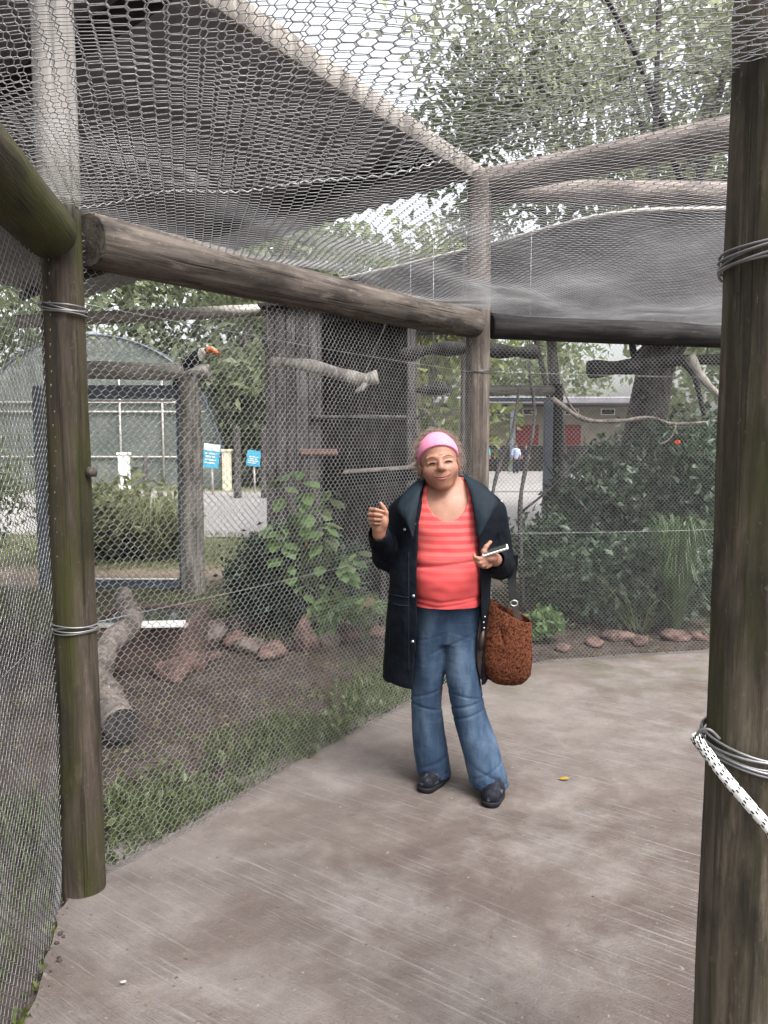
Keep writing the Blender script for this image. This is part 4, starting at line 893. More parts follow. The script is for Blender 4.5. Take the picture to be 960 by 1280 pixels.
# plant clumps outside the gate
def shrub(label, c, r, n, leaf, mat, seed, group=None):
    rg_ = np.random.default_rng(seed); t = thing('shrub', (c[0], c[1], 0), label, 'shrub', group); P, ci = clumped(n, c, r, rg_, 40, .25, .4); P[:, 2] = np.abs(P[:, 2])
    leaves('foliage', P, leaf, mat, t, rg_, .5, .35); mb = MB(); stems(mb, (c[0], c[1], 0), [tuple(P[k]) for k in range(14)], .012, seed); mb.obj('stem', M['plank'], t)
shrub('long leaved pale green clump outside the blue gate', (at(150, 650, 10.4).x, 10.4, .4), (1.0, .6, .45), 3200, .17, M['grass_pale'], 5)
tuft('reed_tuft', 'spiky pale green grass clump outside the blue gate', (at(190, 650, 10.2).x, 10.2, 0), 420, .75, .75, M['grass_pale'], 17, .008)
shrub('dark green shrub left of the mossy post outside', (-6.4, 11.5, .7), (1.3, .9, .8), 3000, .14, M['leaf_tree'], 6)
shrub('green shrub far left behind the ragged fence bay', (-4.2, 6.2, .6), (.9, .8, .7), 3200, .1, M['leaf_tree'], 7)
shrub('tall ivy like shrub beside the far signs', (at(320, 560, 27).x, 27, 1.9), (1.3, .8, 1.7), 3000, .2, M['leaf_tree'], 8)

rg = np.random.default_rng(44); mb = MB(); bm = bmesh.new(); bmesh.ops.create_icosphere(bm, subdivisions=1, radius=1); iv = [v.co.copy() for v in bm.verts]; fi = [tuple(v.index for v in f.verts) for f in bm.faces]; bm.free()
for _ in range(420):
    k = rg.integers(1, 13); q = edge[k].lerp(edge[k + 1], rg.uniform()); q = q + Vector((rg.normal(-.012, .022), rg.normal(.012, .022), 0)); r = abs(rg.normal(.002, .0022)) + .0015; mb.add([q + Vector((v.x * r * rg.uniform(.6, 1.5), v.y * r * rg.uniform(.6, 1.5), v.z * r * .8 + r * .4)) for v in iv], fi)
tag(mb.obj('soil_crumbs', simple('crumbs', (.07, .055, .047), (.035, .027, .023), 60, .95)), 'dark soil crumbs strewn along the broken concrete edge', 'soil', kind='stuff')
# ================================================================== FAR THINGS
# rounded netted aviary
t = thing('tunnel_aviary', (-9.4, 33, 0), 'far rounded aviary covered with dark green netting and pale hoops', 'aviary'); hw, hh, ya, yb, xc = 4.2, 4.9, 26.0, 40.0, -9.4
V = []; F = []; m = 24
prof = [(xc - hw * math.cos(math.pi * i / m), hh * math.sin(math.pi * i / m) ** .8) for i in range(m + 1)]
for y_ in (ya, yb): V += [(x_, y_, z_) for x_, z_ in prof]
for i in range(m): F.append((i, i + 1, m + 2 + i, m + 1 + i))
F.append(tuple(range(m + 1))[::-1]); F.append(tuple(m + 1 + i for i in range(m + 1)))
g = NT('green_net'); g.set(.9, 0, .1); g.base(g.ramp(g.noise(g.coord(), 1.5), [(.3, (.14, .165, .155)), (.7, (.22, .24, .225))])); tb_ = g.n('BsdfTransparent'); mx = g.n('MixShader'); mx.inputs[0].default_value = .6; g.l(tb_.outputs[0], mx.inputs[1]); g.l(g.b.outputs[0], mx.inputs[2]); g.l(mx.outputs[0], g.out.inputs[0])
mesh_obj('netting', V, F, g.m, t, False)
for y_ in (ya - .03, ya + 5, ya + 10, yb): MB().tube([(x_, y_, z_) for x_, z_ in prof], .035, 8).obj('hoop', M['steel_blue'], t)
for z_ in (1.0, 2.45, 2.75): ww = hw * math.sqrt(max(0, 1 - (z_ / hh) ** 2)); MB().tube([(xc - ww, ya - .06, z_), (xc + ww, ya - .06, z_)], .03, 8).obj('cross_pipe', M['rim'], t)
for px in (152, 205): x_ = at(px, 560, ya).x; MB().tube([(x_, ya - .08, 0), (x_, ya - .08, 3.6)], .035, 8).obj('upright_pipe', M['rim'], t)
def pillar(px, py0, py1, w_, Y, mat, label):
    a, b = at(px, py0, Y), at(px, py1, Y); mb = MB(); mb.box((a.x, Y, b.z / 2 - .1), (w_, w_, b.z + .2), None, .02); mb.box((a.x, Y, b.z - .03), (w_ + .06, w_ + .06, .08), None, .015); tag(mb.obj('pillar', mat, None, False), label, 'pillar')
pillar(156, 612, 566, .30, 24.8, M['white_paint'], 'white painted pillar before the netted aviary')
pillar(284, 612, 562, .26, 25.2, M['cream_paint'], 'cream painted pillar at the corner of the netted aviary')
for px, lb in ((297, 'slim brown trunk post left of the small blue sign'), (331, 'slim brown trunk post right of the small blue sign'), (182, 'thin brown stake in front of the netted aviary')):
    b = at(px, 600, 21.5); log('wooden_stake', (b.x, 21.5, -.2), (b.x, 21.5, 1.9 if px != 182 else 1.1), .11 if px != 182 else .07, .09 if px != 182 else .06, M['plank'], px, lb, 'stake', sides=10, knots=1)
def sign(px, py, w_, h_, Y, label, top):
    c_ = at(px, py, Y); t = thing('information_sign', (c_.x, Y, 0), label, 'sign'); MB().box((c_.x, Y, c_.z), (w_, .03, h_), Matrix.Rotation(R(7), 3, 'Y'), .004).obj('board', M['sign_blue'], t, False); rot = Matrix.Rotation(R(7), 3, 'Y')
    if top: MB().box(Vector(c_) + rot @ Vector((0, -.02, h_ * .36)), (w_ * .98, .012, h_ * .28), rot).obj('white_header', M['white_paint'], t, False)
    for k in range(4): MB().box(Vector(c_) + rot @ Vector((-.02 * (k % 2), -.02, h_ * (.1 - .13 * k))), (w_ * (.7 - .12 * (k % 2)), .01, h_ * .05), rot).obj('text_line', M['white_paint'], t, False)
    MB().tube([(c_.x + .02, Y + .05, -.1), (c_.x, Y + .05, c_.z)], .03, 8).obj('sign_leg', M['rim'], t)
sign(264, 570, .46, .68, 22.8, 'blue information sign with white heading in front of the netted aviary', True)
sign(317, 573, .40, .46, 23.6, 'smaller blue sign with white lines between slim brown trunks', False)
# far building
t = thing('long_building', (5, 46, 0), 'far cream building with red lower panels and dark roof', 'building'); Yb = 42.0
x0, x1 = -2, 16; z1, z2, z3 = at(650, 556, Yb).z, at(650, 531, Yb).z, at(650, 508, Yb).z
MB().box(((x0 + x1) / 2, Yb + 2, z3 / 2), (x1 - x0, 3.9, z3)).obj('wall', simple('wall_beige', (.26, .235, .19), (.2, .18, .145), 3), t, False)
[MB().box((at(q_, 540, Yb).x, Yb + .02, (z1 + z2) / 2), (w_ * .042, .08, z2 - z1)).obj('red_panel', M['red_paint'], t, False) for q_, w_ in ((606, 16), (658, 30), (715, 22))]
MB().box(((x0 + x1) / 2, Yb + .01, z1 / 2 - .05), (x1 - x0 + .01, .05, z1)).obj('plinth', M['plank_dark'], t, False)
MB().box(((x0 + x1) / 2, Yb + 1.4, z3 + .25), (x1 - x0 + 1, 5.6, .35), None, .05).obj('roof', M['tin_dark'], t, False)
for px in (620, 662, 715, 760):
    x_ = at(px, 515, Yb).x; wn_ = MB().box((x_, Yb + .03, z3 - .28), (.75, .06, .34), None, .02).obj('window', M['white_paint'], t, False); MB().box((x_, Yb - .01, z3 - .28), (.63, .03, .24)).obj('pane', M['water'], wn_, False)
for px in (602, 640, 700): x_ = at(px, 560, Yb - 1.2).x; MB().box((x_, Yb - 1.2, z3 / 2), (.28, .28, z3 + .1), None, .02).obj('porch_post', M['steel_blue'], t, False)
# fallen leaves on the path
for (px, py, k, s_, lb) in ((712, 975, 3, .05, 'single yellow fallen leaf on the concrete right of the woman'), (158, 1231, 3, .022, 'tiny pale fallen leaf near the concrete edge')):
    q = gnd(px, py, .004); o = bpy.data.objects.new('fallen_leaf', LEAFS[k].copy()); COL.objects.link(o); o.location = q + Vector((0, 0, .008)); o.rotation_euler = (0, 0, 1.2); o.scale = (s_,) * 3; o.data.materials.clear(); o.data.materials.append(M['rim'] if px < 200 else M['yellow_leaf'] if 'yellow_leaf' in M else simple('yellow_leaf', (.36, .23, .025), (.28, .16, .02), 20)); tag(o, lb, 'leaf')
rg = np.random.default_rng(14)
P = np.array([[*(gnd(rg.uniform(100, 900), rg.uniform(860, 1275), .001))] for _ in range(150)]); dd = rand_dirs(len(P), rg); dd[:, 2] = np.abs(dd[:, 2]) * .15
tag(leaves('debris', P, .012, M['leaf_dry'], rng=rg, dirs=dd), 'specks of leaf and bark debris scattered on the concrete', 'debris', kind='stuff')

# ================================================================== THE WOMAN
Y0 = 3.36
def W(px, py, dy=0.0): return np.array(at(px, py, Y0 + dy))
def rows(lst):
    out = []
    for py, l, r, dy, ry in lst:
        a, b = at(l, py, Y0 + dy), at(r, py, Y0 + dy); out.append(((a.z + b.z) / 2, (a.x + b.x) / 2, Y0 + dy, (b.x - a.x) / 2, ry))
    A = np.array(out); n = len(A); A = np.vstack([2 * A[0] - A[1], A, 2 * A[-1] - A[-2]]); d = []
    for i in range(1, n):                                 # smooth the measured profile
        for t in np.linspace(0, 1, 6, endpoint=False): d.append(tuple(.5 * (2 * A[i] + (A[i + 1] - A[i - 1]) * t + (2 * A[i - 1] - 5 * A[i] + 4 * A[i + 1] - A[i + 2]) * t * t + (3 * A[i] - A[i - 1] - 3 * A[i + 1] + A[i + 2]) * t ** 3)))
    d.append(tuple(A[n])); return d
g = NT('skin'); g.set(.52, 0, .4); sk = g.noise(g.coord(), 22, 5); g.base(g.ramp(sk, [(.3, (.235, .108, .07)), (.7, (.31, .152, .103))])); g.b.inputs['Subsurface Weight'].default_value = .08; g.b.inputs['Subsurface Radius'].default_value = (.01, .004, .002); g.bump(g.noise(g.coord(), 160, 4), .12, .003); M['skin'] = g.m
g = NT('coral_knit'); g.set(.9, 0, .15); cz = g.coord(); sz = g.n('SeparateXYZ'); g.l(cz, sz.inputs[0])
wv_ = g.math('SINE', g.math('ADD', g.math('MULTIPLY', sz.outputs['Z'], 2 * math.pi / .032), g.math('MULTIPLY', g.noise(cz, 5, 2), 2.2)))
st = g.math('MULTIPLY', g.ramp(g.math('ADD', g.math('MULTIPLY', wv_, .5), .5), [(.42, BW(0)), (.62, BW(1))]), g.ramp(g.math('SUBTRACT', sz.outputs['Z'], .55), [(.36, BW(.12)), (.5, BW(.8))]))
g.base(g.mix(st, (.50, .064, .066), (.57, .135, .125))); g.bump(g.noise(cz, 260, 2), .25, .003); M['coral'] = g.m
g = NT('navy_shell'); g.set(.75, 0, .10); cc = g.coord(); g.base(g.ramp(g.noise(cc, 7, 5), [(.3, (.0022, .0034, .006)), (.7, (.0045, .0068, .011))])); g.bump(g.noise(cc, 34, 5, .6), .35, .012); M['navy'] = g.m
g = NT('teal_collar'); g.set(.75, 0, .18); cc = g.coord(); g.base(g.ramp(g.noise(cc, 9, 5), [(.3, (.0045, .009, .0145)), (.7, (.009, .017, .025))])); g.bump(g.noise(cc, 40, 4), .3, .01); M['collar'] = g.m
g = NT('denim'); g.set(.85, 0, .2); cc = g.coord(); fz = g.noise(g.coord((5, 5, 1.6)), 2.2, 4)
dn = g.ramp(fz, [(.32, (.013, .026, .052)), (.5, (.028, .05, .088)), (.68, (.075, .112, .165))]); twl = g.n('TexWave', wave_type='BANDS', bands_direction='DIAGONAL'); twl.inputs['Scale'].default_value = 160; g.l(cc, twl.inputs['Vector'])
g.base(g.mix(.10, dn, twl.outputs['Color'], 'OVERLAY')); g.bump(g.math('ADD', g.noise(g.coord((1, 1, 2.5)), 16, 5, .6), g.math('MULTIPLY', twl.outputs['Fac'], .05)), .35, .012); M['denim'] = g.m
M['pink'] = simple('pink_band', (.65, .235, .35), (.59, .20, .31), 30, .85, 0, .2, .3, 200)
M['hair'] = simple('hair', (.34, .25, .21), (.2, .14, .115), 60, .7, 0, .3, .6, 200)
M['lip'] = simple('lip', (.29, .10, .09), (.24, .08, .075), 40, .5)
M['eye'] = simple('eye', (.010, .007, .006), (.016, .011, .01), 40, .5, 0, .2)
M['crease'] = simple('crease', (.15, .07, .045), (.13, .06, .04), 60, .8)  # darker skin tone, paints the shade in the smile folds
M['browhair'] = simple('browhair', (.13, .07, .05), (.10, .05, .036), 60, .9, 0, .1)
M['brow'] = simple('brow', (.07, .035, .025), (.05, .025, .018), 60, .9, 0, .1)  # dark brown painted for the shade in nostrils and between the lips
M['shoe'] = NT('shoe'); g = M['shoe']; g.set(.7, 0, .2); g.base(g.ramp(g.noise(g.coord(), 42, 3), [(.45, (.004, .005, .009)), (.58, (.010, .012, .019)), (.68, (.085, .085, .095))])); M['shoe'] = g.m
M['sole'] = simple('sole', (.007, .007, .009), (.012, .012, .014), 30, .7, 0, .2)
M['snap'] = simple('snap', (.6, .6, .58), (.45, .45, .44), 30, .3, .9)
woman = thing('person', (W(575, 985)[0], Y0, 0), 'smiling person in navy coat, coral top and jeans with pink headband', 'person')

# head frame: local x right, y back, z up
HA = R(8); HC = W(549, 581, -.02); HM = np.array([[math.cos(HA), 0, -math.sin(HA)], [0, 1, 0], [math.sin(HA), 0, math.cos(HA)]])
HM = HM @ np.array(Matrix.Rotation(R(-2), 3, 'X'))         # chin slightly raised
HS = 1.07
def hd(x, y, z): return HC + HM @ np.array([x, y, z]) * HS
hm = [list(HM[i] / HS) for i in range(3)]
tors = rows([(596, 540, 580, .03, .05), (612, 522, 596, .015, .08), (632, 510, 606, .0, .105), (660, 508, 606, -.01, .125), (690, 512, 603, -.018, .128), (720, 510, 605, -.03, .145), (745, 512, 603, -.025, .14), (790, 514, 604, -.01, .135)])
B = SDF((W(452, 0, 0)[0], Y0 - .36, 0.02), (W(652, 0, 0)[0], Y0 + .22, 1.60), .0034)
B.col([r for r in tors if r[0] > W(0, 735)[2]], .02, shrink=.010)
hips = rows([(742, 516, 602, -.005, .115), (775, 517, 603, 0, .11), (800, 520, 600, 0, .09)]); B.col(hips, .03, shrink=.012)
for (x1, x2, x3, d2, d3) in ((538, 533, 543, .0, .03), (579, 584, 610, -.05, -.09)):
    B.cap(W(x1, 780), W(x2, 880, d2), .072, .05, .03); B.cap(W(x2, 880, d2), W(x3, 965 if x1 < 560 else 980, d3), .05, .034, .02)
B.cap(W(552, 606, .04), W(559, 646, .055), .046, .058, .018)
B.cap(W(559, 636, .035), W(513, 645, .03), .050, .045, .03); B.cap(W(559, 636, .035), W(604, 644, .03), .050, .045, .03)
B.cap(W(538, 640, -.055), W(557, 646, -.075), .010, .010, .02); B.cap(W(580, 637, -.055), W(560, 646, -.075), .010, .010, .02)     # collar bones
E1, W1, E2, W2 = W(484, 697, .02), W(474, 668, -.15), W(626, 708, .02), W(619, 700, -.15)
for sh, el, wr in ((W(507, 645, .02), E1, W1), (W(612, 645, .02), E2, W2)): B.cap(sh, el, .045, .038, .02); B.cap(el, wr, .036, .025, .015)
# head
B.ell(hd(0, .022, .038), (.074, .092, .086), .02, m=hm); B.ell(hd(0, -.018, -.030), (.0615, .074, .066), .03, m=hm)
B.ell(hd(0, -.064, -.079), (.020, .018, .016), .025, m=hm)
for s_ in (-1, 1):
    B.ell(hd(.036 * s_, -.056, -.020), (.029, .022, .024), .03, m=hm)
    B.cap(hd(.041 * s_, -.028, -.050), hd(.016 * s_, -.058, -.076), .010, .010, .03)
    B.cap(hd(.014 * s_, -.081, .029), hd(.045 * s_, -.065, .027), .0075, .007, .02)
    B.ell(hd(.032 * s_, -.095, .009), (.018, .011, .009), .014, True, m=hm)
    B.cap(hd(.018 * s_, -.079, .010), hd(.044 * s_, -.070, .008), .0085, .008, .008)
    B.ell(hd(.0138 * s_, -.089, -.018), (.0085, .010, .0075), .008, m=hm)
B.cap(hd(0, -.083, .022), hd(0, -.100, -.012), .008, .0115, .014); B.ell(hd(0, -.101, -.013), (.0125, .011, .0095), .008, m=hm)
B.ell(hd(0, -.076, -.048), (.030, .014, .020), .018, m=hm)
V, F = None, None
# right hand (raised, fingers curled towards the viewer)
def px_hand(pts, r, k=.006):
    P = [W(*p) for p in pts]
    for i in range(len(P) - 1):
        f = 1 - .12 * i; B.cap(P[i], P[i + 1], r * f, r * (f - .1), k)
B.ell(W(474.5, 651, -.165), (.034, .022, .040), .015); B.cap(W1, W(474, 660, -.16), .025, .029, .015)
B.ell(W(480, 652, -.178), (.016, .017, .026), .012)
px_hand([(465, 639.5, -.165), (463.5, 637, -.192), (470, 637.2, -.208), (479, 639.5, -.199)], .0100, .004)
px_hand([(463.5, 644.5, -.165), (462.3, 643, -.195), (469, 643.2, -.211), (477.5, 644.6, -.201)], .0098, .004)
px_hand([(463.6, 649.5, -.165), (462.8, 648.8, -.193), (468.5, 649, -.207), (475.5, 649.6, -.199)], .0092, .004)
px_hand([(465, 654, -.165), (464.5, 653.8, -.188), (469, 654.2, -.199), (474, 654.5, -.193)], .0082, .004)
px_hand([(482, 650, -.17), (482.5, 641, -.178), (479.5, 634.5, -.178), (475.5, 629, -.176)], .0112, .006)
# left hand under the phone
B.ell(W(612, 697, -.215), (.036, .034, .021), .015); B.cap(W2, W(614, 698, -.19), .025, .026, .015)
px_hand([(606, 698, -.235), (598, 698.5, -.252), (593.5, 696.5, -.248), (592.5, 692.8, -.232)], .0098, .004)
px_hand([(607, 702, -.235), (599.5, 703.6, -.250), (595.5, 702, -.246), (594.5, 698, -.23)], .0096, .004)
px_hand([(609, 705, -.23), (603, 707.2, -.243), (599, 706.4, -.238), (597.5, 703, -.224)], .0090, .004)
px_hand([(613, 706.5, -.22), (608, 709, -.23), (604, 709, -.226), (602, 706.5, -.214)], .0080, .004)
px_hand([(609, 694, -.205), (604.5, 689.5, -.212), (607.5, 683.5, -.206), (613, 677.5, -.196)], .0118, .006)
V, F = B.mesh(1); body = mesh_obj('body', V, F, M['skin'], woman)
# face details
from mathutils.bvhtree import BVHTree
FT = BVHTree.FromPolygons([tuple(v) for v in V.tolist()], F.tolist())
def onface(x, z, out=.0):
    o_ = Vector(hd(x, -.25, z)); d_ = Vector(HM @ np.array([0, 1., 0])); h, nn2, i_, ds = FT.ray_cast(o_, d_); h = h if h is not None else Vector(hd(x, -.08, z)); return h - d_ * out
def facepart(name, pts, r, mat, out=.0, n=8, par=None):
    pth = spline([onface(x, z, out) for x, z in pts], 5); m = len(pth); return MB().tube(pth, [r * (.3 + .7 * math.sin(math.pi * (i + .3) / (m - .4))) for i in range(m)], n).obj(name, mat, par or woman)
for s_ in (-1, 1):
    facepart('eye', [(.019 * s_, .0075), (.025 * s_, .0092), (.032 * s_, .0098), (.039 * s_, .0085), (.046 * s_, .0050)], .0034, M['eye'], .0012)
    facepart('eyebrow', [(.013 * s_, .0262), (.022 * s_, .0300), (.032 * s_, .0315), (.042 * s_, .0290), (.050 * s_, .0240)], .0026, M['browhair'], -.0010)
    s = SDF(hd(.08 * s_, .02, 0) - .04, hd(.08 * s_, .02, 0) + .04, .004); s.ell(hd(.075 * s_, .016, -.008), (.008, .017, .026), .004, m=hm); V, F = s.mesh(1); mesh_obj('ear', V, F, M['skin'], woman)
    facepart('nostril', [(.004 * s_, -.0245), (.008 * s_, -.0248), (.012 * s_, -.0240)], .0018, M['brow'], -.0010)
    facepart('smile_crease', [(.024 * s_, -.019), (.034 * s_, -.031), (.040 * s_, -.045)], .0014, M['crease'], -.0007)
facepart('mouth_line', [(-.036, -.0385), (-.025, -.0445), (-.012, -.0482), (0, -.0490), (.012, -.0482), (.025, -.0445), (.036, -.0385)], .0023, M['brow'], .0)
facepart('lip', [(-.025, -.0475), (-.012, -.0530), (0, -.0545), (.012, -.0530), (.025, -.0475)], .0050, M['lip'], -.0010)
facepart('lip', [(-.024, -.0435), (-.012, -.0455), (0, -.0460), (.012, -.0455), (.024, -.0435)], .0028, M['lip'], -.0012)
# headband and hair
s = SDF(HC - .16, HC + .17, .004); zl = lambda y: -.70 * y
s.ell(hd(0, .020, .036), (.0815, .1005, .0945), .0, m=hm, clip=lambda x, y, z: np.maximum(zl(y + .020) + .026 - (z + .036), (z + .036) - (zl(y + .020) + .150)) * .8); V, F = s.mesh(1); mesh_obj('headband', V, F, M['pink'], woman)
s = SDF(HC - .16, HC + .19, .004); s.ell(hd(0, .026, .036), (.0805, .096, .0925), .0, m=hm, clip=lambda x, y, z: np.minimum(-(y + .026 - .012), (zl(y + .026) + .13) - (z + .036))); s.ell(hd(0, .05, -.02), (.078, .075, .085), .03, m=hm); V, F = s.mesh(1); V = wobble(V, F, .010, 45, 3); hair = mesh_obj('hair', V, F, M['hair'], woman)
mb = MB(); rnd = random.Random(2)
for k in range(420):
    s_ = rnd.choice((-1, 1)); th = rnd.uniform(-.9, 1.5); yy_ = rnd.uniform(-.005, .07)
    if rnd.random() < .35: th = rnd.uniform(.6, 1.57)
    b = np.array([.080 * math.cos(th) * s_, yy_, .034 + .094 * math.sin(th)]); out = np.array([math.cos(th) * s_, rnd.uniform(-.3, .3), math.sin(th)]); L_ = rnd.uniform(.014, .034); a0 = rnd.uniform(0, 6)
    tg = np.array([-math.sin(th) * s_, 0, math.cos(th)])
    pth = [hd(*(b + out * L_ * u + tg * .007 * math.sin(u * 7 + a0) + np.array([0, .007 * math.cos(u * 7 + a0), -.012 * u]))) for u in (0, .2, .4, .6, .8, 1)]; mb.tube(pth, [.0012, .0011, .001, .0009, .0008, .0006], 4, False)
mb.obj('frizzy_strands', M['hair'], hair)
# coral top
S = SDF((W(500, 0)[0], Y0 - .25, .80), (W(618, 0)[0], Y0 + .2, 1.46), .0042); S.col(tors, .0); S.ell(W(560, 617, -.08), (.087, .17, .114), .006, True); S.cap(W(552, 600, .0), W(559, 640, .04), .068, .072, .004, True)
S.half(lambda X, Y, Z: (W(560, 771, -.12)[2] + .004 * np.sin(X * 40)) - Z)
V, F = S.mesh(1); N = vnormals(V, F); zc = V[:, 2]; xc = V[:, 0]
zf = W(555, 706, -.13)[2]; fold = -.007 * np.exp(-((zc - zf - .012 * np.sin((xc - W(555, 0)[0]) * 9)) / .008) ** 2) + .006 * np.exp(-((zc - zf - .020) / .016) ** 2)
zf2 = W(555, 752, -.13)[2]; fold += -.005 * np.exp(-((zc - zf2 - .10 * np.abs(xc - W(552, 0)[0])) / .007) ** 2) + -.004 * np.exp(-((zc - zf2 + .022 - .14 * np.abs(xc - W(545, 0)[0])) / .006) ** 2)
V = V + N * (fold * (N[:, 1] < .2))[:, None]; V = wobble(V, F, .0035, 16, 2, (1, 1, 1.6)); mesh_obj('coral_top', V, F, M['coral'], woman)
nb = []
for i in range(25):
    a = math.pi * (1.0 + i / 24); nb.append((558 + 28.5 * math.cos(a), 617 - 37.0 * math.sin(a)))
# jeans
LL = rows([(745, 517, 563, 0, .10), (770, 517, 562, 0, .102), (800, 516, 560, 0, .092), (840, 514.5, 556, .0, .080), (875, 514, 552.5, .0, .068), (905, 515, 554, .01, .068), (935, 517, 559, .02, .076), (967, 521, 565, .03, .088)])
RL = rows([(745, 555, 603, 0, .10), (770, 555, 602, 0, .102), (800, 555, 601, -.015, .092), (840, 557, 600, -.04, .080), (875, 562, 605, -.055, .07), (905, 569, 613, -.065, .070), (935, 577, 623, -.08, .078), (979, 588, 636, -.095, .092)])
J = SDF((W(505, 0)[0], Y0 - .24, 0.01), (W(645, 0)[0], Y0 + .18, 1.0), .0045); J.col(hips, .02); J.col(LL, .012); J.col(RL, .012)
J.col(LL, .0, True, shrink=.006, ext=(0, .05), clip=lambda X, Y, Z: Z - (LL[-1][0] + .05)); J.col(RL, .0, True, shrink=.006, ext=(0, .05), clip=lambda X, Y, Z: Z - (RL[-1][0] + .05))
V, F = J.mesh(1); N = vnormals(V, F); zc, xc = V[:, 2], V[:, 0]; fold = np.zeros(len(V))
for (px, py, sl, wd, am) in ((580, 872, .25, .006, -.006), (582, 884, .35, .006, -.005), (585, 862, -.2, .005, -.004), (533, 862, .3, .006, -.004), (533, 880, -.25, .006, -.0045), (560, 800, .5, .006, -.004), (620, 958, -.5, .008, -.006), (610, 945, .5, .008, -.005), (545, 948, .4, .008, -.004), (582, 790, -.3, .005, -.0015), (534, 792, .3, .005, -.0015)):
    c0 = W(px, py); u = (xc - c0[0]); fold += am * np.exp(-((zc - c0[2] - sl * u) / wd) ** 2) * np.exp(-(u / .09) ** 2)
V = V + N * (fold * (N[:, 1] < .3))[:, None]; V = wobble(V, F, .004, 11, 5, (1, 1, .8)); jn = mesh_obj('jeans', V, F, M['denim'], woman)
# coat: hollow shell open at the front, with sleeves
CR = rows([(598, 530, 590, .06, .07), (612, 511, 611, .04, .095), (630, 499, 622, .02, .125), (655, 493, 624, .008, .145), (690, 489, 618, -.004, .155), (725, 487, 613, -.015, .168), (760, 484, 612, -.012, .168), (800, 481, 611, -.005, .165), (849, 478, 610, .0, .162)])
C = SDF((W(448, 0)[0], Y0 - .26, .36), (W(656, 0)[0], Y0 + .24, 1.50), .0045); C.col(CR, .02, pw=2.3)
for sh, el, wr in ((W(506, 641, .02), W(484, 695, .02), W(473.5, 669, -.142)), (W(614, 642, .02), W(626, 706, .02), W(620, 700, -.140))): C.cap(sh, el, .066, .061, .03); C.cap(el, wr, .060, .045, .02)
C.cap(W(628, 700, .03), W(642, 694, .05), .03, .008, .02)
C.col([(r[0], r[1], r[2], r[3] - .013, r[4] - .013) for r in CR], .004, True, ext=(.0, .06), pw=2.3)
zt_ = [W(0, py)[2] for py in (850, 768, 700, 650, 600)]; xl_ = [W(x, 700)[0] for x in (515, 520, 519.5, 521, 531)]; xr_ = [W(x, 700)[0] for x in (601, 598, 594, 592.5, 583)]
def opening(X, Y, Z):
    zf = Z.ravel(); a = np.interp(zf, zt_, xl_)[None, None, :]; b = np.interp(zf, zt_, xr_)[None, None, :]
    return np.maximum(np.maximum(a - X, X - b), Y - (Y0 + .03))
sl, X, Y, Z = C.reg(C.lo, C.lo + C.h * (C.nn - 1), 0); C.put(sl, opening(X, Y, Z).astype(np.float32) + np.zeros_like(C.a), .004, True)
C.cap(W(551, 585, .0), W(556, 632, .02), .070, .088, .01, True)
C.half(lambda X, Y, Z: (W(495, 849)[2] + .006 * np.sin(X * 30) + .02 * np.abs(X - W(545, 0)[0])) - Z)
for el, wr in ((W(484, 695, .02), W(473.5, 669, -.142)), (W(626, 706, .02), W(620, 700, -.140))):
    d = (wr - el) / np.linalg.norm(wr - el); C.cap(wr - d * .01, wr + d * .08, .034, .036, .003, True)
    # flat cuff
V, F = C.mesh(2); N = vnormals(V, F); fold = np.zeros(len(V))
def foldline(a, b, wd, am):
    a, b = np.array(a), np.array(b); e = b - a; t_ = np.clip(((V - a) @ e) / (e @ e), 0, 1); d = np.linalg.norm(V - a - t_[:, None] * e, axis=1); return am * np.exp(-(d / wd) ** 2) * np.sin(np.pi * np.clip(t_, .03, .97))
for a, b, wd, am in ((W(470, 680, -.08), W(497, 700, -.05), .010, -.010), (W(466, 690, -.04), W(495, 690, -.06), .010, .006), (W(472, 700, -.03), W(500, 715, -.1), .010, -.008), (W(500, 660, -.1), W(480, 690, -.06), .012, -.008), (W(640, 700, -.03), W(612, 720, -.05), .010, -.010), (W(640, 716, -.03), W(615, 690, -.1), .010, -.007), (W(630, 665, -.05), W(612, 690, -.1), .012, -.010), (W(622, 660, -.06), W(634, 690, -.05), .010, .007),
                     (W(495, 720, -.15), W(490, 845, -.13), .014, -.010), (W(505, 730, -.16), W(503, 848, -.15), .012, .008), (W(511, 690, -.17), W(511, 848, -.16), .007, -.006), (W(488, 740, -.1), W(484, 848, -.09), .013, .008)): fold += foldline(a, b, wd, am)
V = V + N * fold[:, None]; V = wobble(V, F, .006, 9, 8, (1, 1, .6)); V = wobble(V, F, .0025, 26, 9); coat = mesh_obj('coat', V, F, M['navy'], woman)
# wide collar
inner = [(519, 672, -.150), (522, 645, -.135), (527, 618, -.085), (534, 602, .00), (546, 595, .075), (560, 594, .085), (573, 598, .05), (584, 611, -.06), (591, 642, -.125), (594, 672, -.145)]
outer = [(518, 674, -.155), (507, 655, -.150), (494, 640, -.09), (508, 618, .01), (536, 601, .11), (565, 598, .115), (595, 607, .05), (624, 629, -.05), (612, 651, -.135), (596, 676, -.15)]
ip, op = spline([W(*p) for p in inner], 5), spline([W(*p) for p in outer], 5); n_ = len(ip); op = [a.lerp(b, .84) for a, b in zip(ip, op)]; V = []; F = []; mm = 6
for s_ in (0, 1):
    for i in range(n_):
        for j in range(mm + 1):
            u = j / mm; p = ip[i].lerp(op[i], u); bl = .011 * math.sin(math.pi * u) + .004 * noise.noise(Vector((i * .35, u * 3, 2))) + .0025 * math.sin(i * 2.1 + u * 6); c_ = Vector(W(555, 650, .03)); nrm = (p - c_); nrm.z = abs(nrm.z) + .08; nrm.normalize(); V.append(p + nrm * (bl + .008 + (.007 if s_ else 0)))
